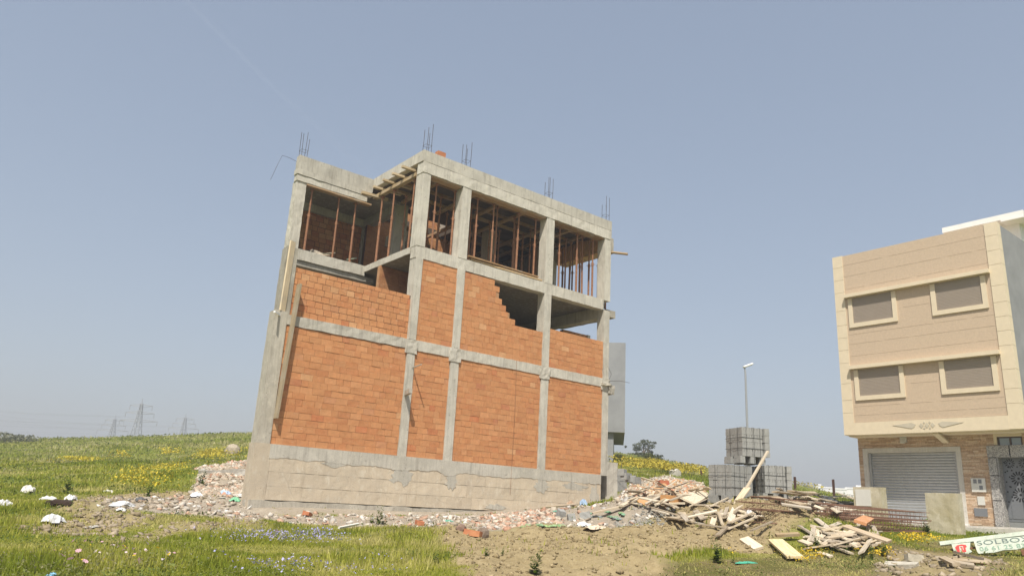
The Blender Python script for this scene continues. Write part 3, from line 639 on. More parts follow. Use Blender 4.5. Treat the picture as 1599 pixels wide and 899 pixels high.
# ------------------------------------------------------------------ finished house on the right (front faces -x)
HX, HY, HW, HZ0, HZ1 = 22.376, -4.10, 6.31, 4.98, 12.47
HOU = empty('finished_house', (HX+3,HY-HW/2,1.75), label='beige two storey house over a grey shutter, cream trim and grey side wall', cat='house')
def hb(name, mat, fn, parent=None, **k):
    """fn fills an MB using local coordinates: s along the front from its left end, d depth behind the front plane, z"""
    b = MB(); fn(b); b.v = [(HX+d, HY-s, z) for (s,d,z) in b.v]; return b.build(name, mat, parent or HOU, **k)
hb('wall', MT['plastic_tan'], lambda b: b.box(.42, 5.90, 0, 9, 5.47, HZ1, (.535,.42,.305,1)))
W_ = [o for o in bpy.data.objects if o.parent == HOU and o.name.startswith('wall')][0]
def joints(b):
    for z in (12.05, 11.55, 11.0, 9.05, 8.65, 8.15, 6.1, 5.75):
        x = .45
        while x < 5.85:
            e = min(5.88, x+random.uniform(.7,1.9)); b.box(x, e, -.006, .01, z, z+.009, (.8,.75,.7,1)); x = e+random.uniform(.0,.35)
    for s0, zz in ((2.9,10.25),(2.95,9.85),(2.9,7.2),(2.95,6.85)): b.box(s0-.25, s0+.75, -.006, .01, zz, zz+.009)
MT['joint'] = mat_flat('render_joint', (.60,.485,.36), .85, .1)
hb('render_joints', MT['joint'], joints, W_)
hb('side_wall', MT['grey_render'], lambda b: b.rough(6.20, 6.305, .06, 9, HZ0, HZ1-.02, .5, .004))
hb('rear_block', MT['grey_render'], lambda b: b.box(.02, 6.19, .3, 9.0, 5.48, HZ1-.06))
def pier(b, s0, s1):
    zs = [HZ1+.02]+[12.48-(y-228)/88.6 for y in (272,322,370,440,495,542,588,635,710,770,815)]+[HZ0]
    for a, c in zip(zs[:-1], zs[1:]): b.box(s0, s1, -.03, .3, c+.012, a)
    b.box(s0+.015, s1-.015, -.012, .28, HZ0, HZ1, (.5,.5,.5,1))
hb('corner_pier', MT['cream'], lambda b: pier(b, 0, .43)); hb('corner_pier', MT['cream'], lambda b: pier(b, 5.88, 6.31))
hb('ledge', MT['cream'], lambda b: b.box(.43, 5.88, -.035, .3, HZ0, 5.46))
def emblem(b):
    c = 3.2; z = 5.24
    for sg in (-1,1): b.prism([(c+sg*.40,z+.05),(c+sg*.55,z+.12),(c+sg*1.25,z+.05),(c+sg*.55,z-.10),(c+sg*.45,z-.04)], 'y', -.05, -.03)
    for k in (-.2,0,.2):
        b.prism([(c+k,z+.10),(c+k+.08,z),(c+k,z-.10),(c+k-.08,z)], 'y', -.05, -.03)
    for k in (-.1,.1):
        for q in (-.1,.1): b.prism([(c+k,z+q+.05),(c+k+.04,z+q),(c+k,z+q-.05),(c+k-.04,z+q)], 'y', -.05, -.03)
MT['emblem'] = mat_flat('grey_beige_relief', (.53,.475,.37), .8, .1)
hb('emblem', MT['emblem'], emblem)
def lip(z): 
    def f(b): b.box(.45, 5.90, -.21, .02, z-.14, z)
    return f
hb('drip_ledge', MT['cream'], lip(10.73)); hb('drip_ledge', MT['cream'], lip(7.73))
for (s0, s1, z0, z1) in ((.55,2.5,9.32,10.56),(3.8,5.72,9.32,10.56),(.58,2.53,6.33,7.56),(3.83,5.74,6.33,7.56)):
    def fr(b):
        t = .17
        b.box(s0, s0+t, -.055, .02, z0, z1); b.box(s1-t, s1, -.055, .02, z0, z1); b.box(s0+t, s1-t, -.055, .02, z0, z0+t)
    fo = hb('window', MT['cream'], fr)
    def slats(b):
        z = z0+.17
        while z < z1-.01:
            e_ = min(z+.055, z1); b.add([(s0+.17,-.010,z),(s1-.17,-.010,z),(s1-.17,-.017,e_-.012),(s0+.17,-.017,e_-.012),(s1-.17,-.004,e_),(s0+.17,-.004,e_)], [(0,1,2,3),(3,2,4,5)]); z = e_
    hb('blind', MT['pane'], slats, fo, recalc=False)
# ground floor, one metre behind the overhang
GX = 1.0
STN = ((.54,.385,.26),(.60,.445,.31),(.48,.335,.22),(.64,.50,.36),(.44,.30,.195),(.57,.40,.26))
def strips(b, s0, s1, z0, z1):
    z = z0
    while z < z1-.012:
        h = min(random.uniform(.035,.06), z1-z); s = s0
        while s < s1-.01:
            e = min(s1, s+random.uniform(.15,.45)); e = s1 if s1-e < .08 else e
            b.box(s, e-.003, GX-random.uniform(.004,.016), GX+.1, z+.002, z+h-.001, (*random.choice(STN),1)); s = e
        z += h
for a_ in ((.02,.2,1.7,4.54),(.02,4.76,4.54,HZ0-.01),(3.87,4.76,1.7,4.54),(4.76,5.0,4.54,HZ0-.01),(5.9,6.29,4.54,HZ0-.01)): hb('stone_cladding', MT['cladding'], lambda b: strips(b, *a_))
hb('cladding_bed', MT['mortar'], lambda b: (b.box(.03, .2, GX+.02, GX+.12, 1.6, HZ0-.02), b.box(.2, 3.87, GX+.02, GX+.12, 4.54, HZ0-.02), b.box(3.87, 4.78, GX+.02, GX+.12, 1.6, HZ0-.02), b.box(4.78, 5.0, GX+.02, GX+.12, 4.54, HZ0-.02)))
hb('ground_floor_wall', MT['grey_render'], lambda b: (b.box(.05, .3, GX+.1, 9, 1.0, HZ0), b.box(3.85, 6.25, GX+.35, 9, 1.0, HZ0), b.box(.3, 3.85, GX+.45, 9, 1.0, HZ0)))
hb('soffit', MT['cream'], lambda b: b.box(.02, 6.29, .3, 9, HZ0-.03, HZ0+.03))
hb('frame', MT['pave'], lambda b: (b.box(.20, .38, GX-.03, GX+.3, 1.75, 4.36), b.box(3.70, 3.87, GX-.03, GX+.3, 1.75, 4.36), b.box(.20, 3.87, GX-.03, GX+.3, 4.36, 4.54)))
def shut(b):
    z = 1.86; h = .105
    while z < 4.36:
        n_ = 5
        for k in range(n_):
            a = math.pi*k/n_; c = math.pi*(k+1)/n_; d0 = GX+.16-.028*math.sin(a); d1 = GX+.16-.028*math.sin(c)
            b.add([(.38,d0,z+h*k/n_),(3.70,d0,z+h*k/n_),(3.70,d1,z+h*(k+1)/n_),(.38,d1,z+h*(k+1)/n_)], [(0,1,2,3)])
        z += h
    b.box(.38, 3.70, GX+.12, GX+.17, 1.76, 1.86)
sh = hb('roller_shutter', MT['shutter'], shut, recalc=False)
hb('guide_rail', MT['shutter'], lambda b: b.box(.39, .47, GX+.06, GX+.14, 1.8, 4.34), sh); hb('guide_rail', MT['shutter'], lambda b: b.box(3.61, 3.69, GX+.06, GX+.14, 1.8, 4.34), sh)
hb('doorstep', MT['white_paint'], lambda b: b.box(.2, 3.9, GX-.25, GX+.12, 1.55, 1.80))
# granite portal and pierced metal door
def portal(b):
    for z0, z1 in ((1.75,2.62),(2.65,3.48),(3.51,4.10)): b.box(4.76, 5.02, GX-.08, GX+.3, z0, z1); b.box(5.95, 6.25, GX-.08, GX+.3, z0, z1)
    b.box(4.76, 5.46, GX-.08, GX+.3, 4.13, 4.54); b.box(5.50, 6.25, GX-.08, GX+.3, 4.13, 4.54)
po = hb('door_surround', MT['granite'], portal)
hb('surround_joint', MT['dark'], lambda b: (b.box(4.78, 5.01, GX-.06, GX+.28, 2.6, 2.67), b.box(4.78, 5.01, GX-.06, GX+.28, 3.46, 3.53), b.box(5.45, 5.51, GX-.06, GX+.25, 4.2, 4.5)), po)
hb('reveal', MT['granite'], lambda b: b.box(5.02, 5.06, GX+.0, GX+.5, 1.75, 4.13), po)
dr = hb('door', MT['door_grey'], lambda b: (b.box(5.06, 5.95, GX+.34, GX+.39, 1.95, 4.13), b.box(5.2, 5.9, GX+.325, GX+.345, 2.05, 2.5), b.box(5.08,5.16,GX+.325,GX+.345,2.05,2.5)))
def rosette(b, c, z, r, n_=14):
    y = GX+.338
    def disc(cs, cz, rr, k=8): b.add([(cs+rr*math.cos(2*math.pi*i/k), y, cz+rr*math.sin(2*math.pi*i/k)) for i in range(k)], [tuple(range(k))])
    disc(c, z, r*.16)
    for i in range(n_):
        a = 2*math.pi*i/n_; t = (math.cos(a), math.sin(a)); p = (-t[1], t[0])
        pts = [(.34,0),(.5,.075),(.86,.10),(.95,0),(.86,-.10),(.5,-.075)]
        b.add([(c+r*(q*t[0]+w_*p[0]), y, z+r*(q*t[1]+w_*p[1])) for q, w_ in pts], [tuple(range(6))])
def holes(b):
    rosette(b, 5.52, 3.42, .27); rosette(b, 5.52, 2.86, .27); rosette(b, 5.30, 3.94, .18, 12); rosette(b, 5.74, 3.94, .18, 12)
    y = GX+.338
    for (s_, z_) in [(5.13+.12*(k%2), 2.62+.17*k) for k in range(9)]+[(5.22,3.14),(5.26,2.66),(5.82,3.14),(5.8,2.66),(5.84,3.66),(5.2,3.68),(5.9,2.9),(5.9,3.4),(5.52,3.82),(5.34,3.7),(5.7,3.7)]:
        b.add([(s_+.028*math.cos(i), y, z_+.028*math.sin(i)) for i in np.linspace(0,2*math.pi,9)[:-1]], [tuple(range(8))])
hb('pierced_pattern', MT['dark'], holes, dr)
hb('transom_window', MT['cream'], lambda b: (b.box(5.0, 5.9, GX-.02, GX+.1, 4.85, 4.95), b.box(5.0, 5.1, GX-.02, GX+.1, 4.56, 4.85)))
tw = hb('transom_frame', MT['alu'], lambda b: (b.box(5.1, 5.9, GX+.04, GX+.1, 4.80, 4.85), b.box(5.1,5.16,GX+.04,GX+.1,4.56,4.80), b.box(5.48,5.54,GX+.04,GX+.1,4.56,4.80), b.box(5.84,5.9,GX+.04,GX+.1,4.56,4.80)))
hb('pane', MT['glass'], lambda b: b.box(5.16, 5.48, GX+.07, GX+.09, 4.56, 4.80), tw); hb('pane', MT['glass'], lambda b: b.box(5.54, 5.84, GX+.07, GX+.09, 4.56, 4.80), tw)
me_ = hb('meter_box', MT['box_white'], lambda b: (b.box(4.12, 4.58, GX-.07, GX-.005, 2.92, 3.40)))
hb('meter_window', MT['door_grey'], lambda b: (b.box(4.20, 4.31, GX-.078, GX-.07, 3.22, 3.36), b.box(4.36, 4.47, GX-.078, GX-.07, 3.22, 3.36), b.box(4.38, 4.49, GX-.078, GX-.07, 3.0, 3.14)), me_)
hb('meter_box', MT['box_white'], lambda b: b.box(4.26, 4.49, GX-.05, GX-.005, 2.47, 2.77)); hb('letter_box', MT['door_grey'], lambda b: b.box(4.11, 4.53, GX-.05, GX-.005, 2.08, 2.36))
hb('lamp', MT['box_white'], lambda b: (b.box(1.75, 1.98, GX-.10, GX-.005, 4.74, 4.94), b.box(1.78,1.95,GX-.16,GX-.10,4.70,4.76)))
hb('soffit_bracket', MT['cream'], lambda b: (b.beam((3.4,GX-.02,4.7),(3.4,.1,HZ0-.03),.22,.06)))
hb('roof_canopy', MT['white_paint'], lambda b: (b.rough(3.35, 6.35, 3.0, 7, 13.62, 13.84, .6, .003), b.rough(5.55,6.35,2.98,7,13.53,13.62,.5,.003)))
hb('stair_head', MT['white_paint'], lambda b: b.box(3.6, 6.0, 3.6, 7, 12.4, 13.62))
b = MB(); b.rough(20.9, 23.2, -13.5, -4.9, 1.0, 1.74, .5, .008); b.rough(20.75, 20.9, -13.5, -4.9, 1.0, 1.68, .5, .01)
tag(b.build('pavement', MT['pave']), kind='structure')

# grey house far behind the brick building
NB = empty('grey_house', (30,16,4), label='plain grey rendered house end with overhang seen behind the brick building', cat='house')
def rotbox(b, c, az, s0, s1, d0, d1, z0, z1):
    ex = (math.cos(az), -math.sin(az)); ey = (math.sin(az), math.cos(az))
    vs = [(c[0]+s*ex[0]+d*ey[0], c[1]+s*ex[1]+d*ey[1], z) for z in (z0,z1) for (s,d) in ((s0,d0),(s1,d0),(s1,d1),(s0,d1))]
    b.add(vs, [(0,3,2,1),(4,5,6,7),(0,1,5,4),(1,2,6,5),(2,3,7,6),(3,0,4,7)])
gp = far_point(977,537,50); gaz = R(47)
b = MB(); rotbox(b, gp, gaz, -9, 0, 0, 10, 6.49, 12.42); b.build('upper_wall', MT['grey_render'], NB)
b = MB(); rotbox(b, gp, gaz, -9, -.72, .3, 10, 2.0, 6.488); b.build('lower_wall', MT['grey_render'], NB)
b = MB(); rotbox(b, gp, gaz, -2.4, -2.34, -.05, .02, 3, 12.3); b.build('drain_pipe', MT['box_white'], NB)

# ------------------------------------------------------------------ packs of grey cement blocks
def block_mesh():
    b = MB(); L, D_, H_ = .40, .195, .20
    b.box(-L/2, L/2, -D_/2, D_/2, 0, .125, (1,1,1,1), .003)
    for k in range(4): x = -L/2+.002+k*.1; b.box(x, x+.088, -D_/2+.004, D_/2-.004, .126, H_, (.9,.9,.9,1), .003)
    b.box(-L/2+.02, L/2-.02, -.03, .03, .126, H_-.01, (.8,.8,.8,1))
    return b
_bm = {}
def block_child(parent, x, y, z, rz):
    if 'o' not in _bm:
        o = block_mesh().build('block', MT['block'], None); _bm['o'] = o; o.parent = parent
    else:
        o = _bm['o'].copy(); COL.objects.link(o); o.parent = parent
    o.location = (x,y,z); o.rotation_euler = (0,0,rz); return o
def block_pack(x, y, z, rz, label, layers=5, tilt=0.0, feet=True):
    r = empty('block_pack', (x,y,z), 0, label=label, cat='block pack', group='packs of grey cement blocks')
    z0 = 0
    if feet:                                   # bottom course laid with gaps so a fork can enter
        for (xx, yy) in ((-.42,-.3),(-.42,.3),(0,-.3),(0,.3),(.42,-.3),(.42,.3)): block_child(r, xx*.95, yy*.98, 0, math.pi/2)
        z0 = .2
    for l in range(layers-(1 if feet else 0)):
        for i in range(5):
            for k in range(2):
                if l not in (0, layers-2, layers-1) and i not in (0,4) and k == 99: continue
                block_child(r, (k-.5)*.41+random.uniform(-.008,.008)-.0, -.405+i*.2025, z0, 0)
            block_child(r, .52+random.uniform(-.006,.006), -.405+i*.2025, z0, math.pi/2) if i in (0,2,4) else None
        z0 += .205
    b = MB()
    for q in (-.25,.05,.3): b.box(q-.005, q+.005, -.515, -.510, 0, z0+.006); b.box(q-.005,q+.005,-.515,.515,z0+.004,z0+.008)
    for q in (-.25,.2): b.box(-.425,-.420,q-.005,q+.005,0,z0+.006)
    for q in (.42,.72): b.box(-.425,.63,-.517,-.512,q,q+.010); b.box(-.428,-.423,-.515,.515,q,q+.010)
    b.v = [(vx+x,vy+y,vz+z) for vx,vy,vz in b.v]; b.build('strap', MT['strap'], r)
    r.rotation_euler = (tilt, tilt*.5, rz); return r
pz = R(-8)
h1 = gz(11.5,-6.1); h3 = gz(12.9,-6.8); h4 = gz(12.65,-5.25)
for (u_, d_, z_, rz_, sc_, lb_) in ((1136,23.0,1.96,-3,(.80,.80,1.03),'left pack of strapped grey cement blocks, standing on the ground beside the debris'),(1203,23.6,2.10,-36,(.74,.74,.95),'right pack of grey cement blocks, behind the leaning plank'),
        (1172,24.6,2.05,-28,(.8,.8,1.02),'rear pack of grey cement blocks, hidden under the raised one'),(1164,23.55,3.10,-22,(.84,.84,1.0),'topmost pack of strapped grey cement blocks, raised on the other packs')):
    q = far_point(u_, 760, d_); bp = block_pack(q[0], q[1], z_, R(rz_), lb_); bp.scale = sc_
# a few blocks by the gate pillar
for k, (u,v,rz_,dz,lb) in enumerate(((978,744,.3,0,'grey hollow block lying beside the gate pillar, lowest'),(985,748,1.1,0,'grey hollow block in front of the dark one near the pillar'),(992,750,.2,0,'grey block at the right end of the row near the pillar'),(972,738,.5,.2,'grey block stacked on the wall next to the gate pillar'))):
    p = far_point(u,v,27.5); o = block_mesh().build('cement_block', MT['block']); o.location = (p[0],p[1],max(gz(p[0],p[1])-.02, p[2]-.1)); o.rotation_euler = (0,0,rz_); o.scale = (1.15,)*3; tag(o, lb, 'block', 'loose blocks by the pillar')
LW = empty('low_block_wall', (14.6,1.2,2.0), label='low unfinished grey block wall behind the gate pillar', cat='wall')
b = MB()
for l in range(6):
    for k in range(4-(l>4)): b.box(13.95+k*.41, 14.34+k*.41, 1.4, 1.6, 1.9+l*.205, 2.1+l*.205, (1,1,1,1), .006)
b.build('blockwork', MT['block'], LW)
b = MB()
for k in range(6): b.tube([(14.0+k*.27,1.5,3.0),(14.02+k*.27,1.5,3.42)], .012, 4)
b.build('starter_bars', MT['rebar'], LW)

# ------------------------------------------------------------------ planks in the debris
WH = [(.60,.525,.405,1),(.66,.595,.485,1),(.53,.455,.35,1),(.44,.39,.32,1)]
_np = [0]
def at_near(u, v, far=24.5):
    p = at(u, v)
    return p if math.hypot(p[0]-CAM_POS[0],p[1]-CAM_POS[1]) < far or u > 1225 or u < 1000 else far_point(u, v, 21.5)
def gplank(u1, v1, u2, v2, wd=.12, th=.028, label=None, lift=.10, group='planks in the tangled wood heap', col=None, l2=None, bend=0.0):
    a = at_near(u1,v1); c = at_near(u2,v2); a = a+np.array([0,0,lift]); c = c+np.array([0,0,lift if l2 is None else l2])
    _np[0] += 1
    return plank(a, c, wd, th, label or 'weathered timber plank in the long tangled heap below the grey blocks', 'plank', group, col or random.choice(WH), bend, R(random.gauss(0,16)))
HEAP = [(1015,797,1062,812),(1019,805,1043,812),(1043,815,1082,822),(1060,806,1083,819),(1090,826,1136,832),(1136,832,1188,810),(1130,817,1166,792),(1138,790,1124,814),(1140,790,1132,815),
 (1112,800,1138,784),(1120,815,1136,794),(1140,826,1170,812),(1174,838,1205,824),(1134,779,1186,783),(1186,782,1218,782),(1262,786,1288,778),(1270,790,1318,802),(1218,785,1280,798),
 (1266,830,1320,842),(1274,814,1300,834),(1288,831,1312,822),(1250,855,1266,861),(1258,863,1320,854),(1279,866,1298,872),(1300,830,1356,829),(1300,864,1341,852),(1324,860,1367,857),(1306,844,1326,853),(1332,841,1369,837),(1300,860,1324,863),
 (1052,812,1098,822),(1075,818,1120,808),(1098,812,1142,806),(1150,800,1186,812),(1200,790,1236,800),(1228,790,1262,800),(1245,780,1292,800),(1310,800,1350,812),(1285,840,1330,832),(1292,852,1335,846),(1310,838,1345,858),(1340,850,1372,846)]
for q in HEAP: gplank(*q, wd=random.uniform(.06,.12), lift=random.uniform(.03,.14))
for k in range(62):
    if k < 24: u0 = random.uniform(1035,1185); v0 = 812+random.gauss(0,8)-abs(u0-1110)*.06; 
    else: u0 = random.uniform(1262,1368); v0 = 846+random.gauss(0,9)
    a = random.gauss(0,.55); l = random.uniform(16,48)
    if random.random() < .25: a = random.uniform(.7,1.5)*random.choice((-1,1)); l *= .55
    gplank(u0-l/2*math.cos(a), v0-l/2*math.sin(a)*.8, u0+l/2*math.cos(a), v0+l/2*math.sin(a)*.8, wd=random.uniform(.06,.13), lift=random.uniform(.02,.14), l2=random.uniform(.02,.14))
gplank(1162,845,1185,861,.18,.045,'short thick offcut lying alone on bare soil below the wood heap',.05,None,(.68,.60,.47,1))
gplank(1211,849,1242,877,.25,.035,'wide pale board sloping down onto the grass in the foreground',.07,None,(.72,.60,.36,1))
gplank(1212,846,1248,844,.12,.05,'short thin board touching the top of the wide pale board',.12,None,(.5,.4,.27,1))
gplank(1057,794,1080,780,.36,.04,'left of two bright wide boards left of the blocks',.12,None,(.74,.68,.55,1)); gplank(1074,792,1099,776,.36,.04,'right of two bright wide boards left of the blocks',.14,None,(.76,.70,.57,1))
gplank(1288,782,1322,802,.34,.04,'upper bright white board left of the house',.25,None,(.76,.73,.66,1)); gplank(1278,786,1312,806,.3,.04,'lower bright white board left of the house',.22,None,(.78,.75,.68,1))
gplank(1319,833,1390,858,.17,.04,'long wide board ending in the yellow flowers',.14,None,(.60,.51,.40,1))
gplank(1345,842,1358,830,.22,.05,'small orange board end in the right wood heap',.3,None,(.55,.28,.14,1))
for k in range(34):
    u0 = random.uniform(985,1095); v0 = random.uniform(756,800); a_ = random.uniform(-.9,.9); l_ = random.uniform(7,20)
    gplank(u0-l_*math.cos(a_), v0-l_*math.sin(a_)*.6, u0+l_*math.cos(a_), v0+l_*math.sin(a_)*.6, random.uniform(.05,.13), .025, 'short pale lath stuck in the debris between the pillar and the blocks', random.uniform(.05,.3), 'laths in the debris heap')
for k in range(34):
    u0 = random.uniform(1232,1340); v0 = random.uniform(778,806); a_ = random.gauss(.25,.35); l_ = random.uniform(10,26)
    gplank(u0-l_*math.cos(a_), v0-l_*math.sin(a_)*.6, u0+l_*math.cos(a_), v0+l_*math.sin(a_)*.6, random.uniform(.06,.2), .03, 'pale broken board in the pile behind the rebar cages', random.uniform(.08,.35), 'boards in the pile behind the rebar')
# the long leaning plank
a = far_point(1154,782,21.0); tp = far_point(1199,704,21.75)
plank(a, tp, .075, .04, 'long plank leaning up against the grey block packs', 'plank', None, (.56,.49,.38,1))
a2 = far_point(1151,783,20.8); tp2 = far_point(1167,761,21.2)
plank(a2, tp2, .2, .03, 'short wide board propped at the foot of the long leaning plank', 'plank', None, (.72,.63,.48,1))
# bottom right sticks and sign
for q, lb in (((1472,877,1494,888),'short broken board left of the lower sticks near the sign'),((1494,886,1522,890),'pale stick lying furthest forward near the sign'),((1487,880,1541,885),'long flat stick in the sand below the sign'),((1493,867,1543,881),'thin stick slanting down from the red logo of the sign')):
    gplank(*q, wd=.09, th=.04, label=lb, lift=.06, group='loose sticks by the fallen sign')
gplank(528,834,559,827,.035,.035,'thin white rod lying in the grass in front of the building',.12,None,(.75,.75,.72,1))
gplank(970,800,1000,786,.12,.04,'long board lying over the rubble at the right corner',.15,'boards in the rubble'); gplank(925,808,975,796,.1,.04,'flat board in the rubble below the right column',.1,'boards in the rubble')
gplank(845,797,900,792,.09,.03,'thin pale lath in the rubble along the plinth',.1,'boards in the rubble')

# ------------------------------------------------------------------ bundles of rusty reinforcement cages
def cage(p0, p1, w_, h_, label, nbar=3):
    r = empty('rebar_cage', tuple((np.array(p0)+np.array(p1))/2), label=label, cat='rebar cage', group='rusty rebar cages on the grass')
    a = Vector(p0); c = Vector(p1); d = (c-a).normalized(); s = d.cross(Vector((0,0,1))).normalized(); L = (c-a).length
    b = MB()
    for i in range(nbar):
        for k in range(2):
            o1 = s*(-w_/2+w_*i/(nbar-1))+Vector((0,0,k*h_)); jz = random.uniform(-.03,.03)
            b.tube([a+o1-d*random.uniform(0,.4), (a+c)/2+o1+Vector((0,0,jz-.04)), c+o1+d*random.uniform(0,.5)], .008, 4)
    b.build('bars', MT['rust_cage'], r); b = MB(); t = .1
    while t < L:
        tl = random.uniform(-.06,.06); q = a+d*t; pts = [q-s*w_/2, q+s*w_/2, q+s*w_/2+d*tl+Vector((0,0,h_)), q-s*w_/2+d*tl+Vector((0,0,h_)), q-s*w_/2]
        b.tube(pts, .006, 3); t += random.uniform(.10,.16)
    b.build('stirrups', MT['rust_cage'], r); return r
ca = at(1190,822); cb = at(1438,834)
for k, (o_, zz, lb) in enumerate(((0,.12,'lowest rusty rebar cage in front of the stacked ones'),(.35,.15,'middle rusty rebar cage lying behind the front one'),(.2,.45,'upper rusty rebar cage resting on two others'),(.7,.3,'rear rusty rebar cage nearest the shutter'))):
    p = ca+np.array([o_*.6,o_*.8,zz*.7]); q = cb+np.array([o_*.9,o_*.5,zz*.6]); p = p+(q-p)*(.0 if k != 1 else .15)
    cage(p, q, .34, .25, lb, 4)
# ------------------------------------------------------------------ weathered masonry boxes in front of the house
p = far_point(1476,834,26.0); SX, SY, SZ = p
MBX = empty('meter_pillar', (SX,SY,SZ-.1), label='weathered plastered masonry slab standing in front of the shutter', cat='pillar')
b = MB(); b.rough(-.0,.32,-.44,.46,-.3,1.16,.16,.007); b.v = [(SX+x*1.0, SY+y, SZ+z) for x,y,z in b.v]; b.build('masonry', MT['plaster_old'], MBX)
p = far_point(1354,804,29.0)
MB2 = empty('meter_pillar', (p[0],p[1],p[2]), label='small masonry meter box with a white panel beside the shutter', cat='pillar')
b = MB(); b.rough(0,.4,-.52,.42,-.4,.92,.16,.007); b.v = [(p[0]+x,p[1]+y,p[2]+z) for x,y,z in b.v]; b.build('masonry', MT['plaster_old'], MB2)
b = MB(); b.box(-.03,.0,-.18,.34,.30,.84); b.v = [(p[0]+x,p[1]+y,p[2]+z) for x,y,z in b.v]; b.build('panel', MT['box_white'], MB2)
# ------------------------------------------------------------------ fallen sign
sg = at(1541,866)+np.array([0,0,.17]); SG = empty('fallen_sign', (sg[0],sg[1],sg[2]-.15), label='pale green broken shop sign with red logo lying face up on the grass', cat='sign')
MT['sign'] = mat_concrete('weathered_green_board', (.52,.575,.485), (.43,.48,.39), (.27,.27,.20), .45); MT['ink'] = mat_flat('sign_lettering', (.14,.19,.17), .6, .3, 20); MT['red'] = mat_flat('red_logo', (.60,.06,.05), .6, .2, 9)
MT['ink2'] = mat_flat('sign_digits', (.22,.36,.26), .6, .3, 20)
vd = np.array([FWD[0],FWD[1],0]); view = np.array([sg[0]-CAM_POS[0], sg[1]-CAM_POS[1], 0]); view = view/np.linalg.norm(view)
ex = np.array([view[1],-view[0],0.0]); ey = view*.62+np.array([0,0,.78]); ey = ey/np.linalg.norm(ey)        # board leans back
ex = ex*.985+np.array([0,0,.16]); ex = ex/np.linalg.norm(ex); en = np.cross(ex, ey); ey = np.cross(en, ex)
SGS = .6
def sP(a, c, d=0): return sg+(ex*a+ey*c)*SGS+en*d
def sboard(name, poly, d0, d1, mat):
    b = MB(); n_ = len(poly); b.add([sP(p_[0],p_[1],d0) for p_ in poly]+[sP(p_[0],p_[1],d1) for p_ in poly], [tuple(range(n_)),tuple(range(2*n_-1,n_-1,-1))]+[(i,n_+i,n_+(i+1)%n_,(i+1)%n_) for i in range(n_)]); return b.build(name, mat, SG)
sboard('sign_board', [(-.28,-.30),(.2,-.30),(.45,-.24),(.8,-.26),(1.15,-.18),(1.6,-.2),(1.9,-.1),(1.9,.22),(-.30,.19)], 0, .02, MT['sign'])
sboard('logo_board', [(-.92,-.26),(-.55,-.27),(-.42,-.20),(-.47,-.10),(-.40,.16),(-.95,.15)], -.01, .02, MT['sign'])
b = MB(); b.beam(sP(-1.28,.22,.0), sP(1.9,.36,.0), .09, .04, en); b.build('top_strip', MT['sign'], SG)
b = MB(); b.beam(sP(-1.2,.10,-.12), sP(1.8,.17,-.14), .04, .04); b.beam(sP(.9,-.26,-.08), sP(1.9,-.25,-.08), .1, .1); b.build('frame', MT['rust'], SG)
sboard('logo', [(-.83,-.19),(-.76,-.20),(-.76,-.02),(-.70,-.02),(-.70,-.21),(-.58,-.20),(-.58,-.04),(-.53,-.0),(-.55,.07),(-.66,.10),(-.80,.08),(-.87,.0)], .021, .024, MT['red'])
sboard('logo_letter', [(-.75,-.12),(-.73,-.12),(-.73,.0),(-.66,.0),(-.66,-.12),(-.64,-.12),(-.64,.03),(-.75,.03)], .025, .027, MT['sign'])
def sign_text(body, a, c, size, mat, name, sx=1.0):
    cu = bpy.data.curves.new(name, 'FONT'); cu.body = body; cu.size = size; cu.extrude = .002; cu.space_character = 1.08
    o = bpy.data.objects.new(name, cu); COL.objects.link(o); bpy.context.view_layer.update()
    me = bpy.data.meshes.new_from_object(o.evaluated_get(bpy.context.evaluated_depsgraph_get())); bpy.data.objects.remove(o)
    me.materials.clear(); me.materials.append(mat)
    for v_ in me.vertices:
        q = sP(a+v_.co.x*sx, c+v_.co.y, .0235+v_.co.z)-np.array(SG.location); v_.co = q
    o = bpy.data.objects.new(name, me); COL.objects.link(o); o.parent = SG; return o
sign_text('SOLBOX', -.24, .01, .245, MT['ink'], 'lettering', 1.5); sign_text('06 61 25 83 1', -.2, -.215, .22, MT['ink2'], 'phone_number', 1.1)

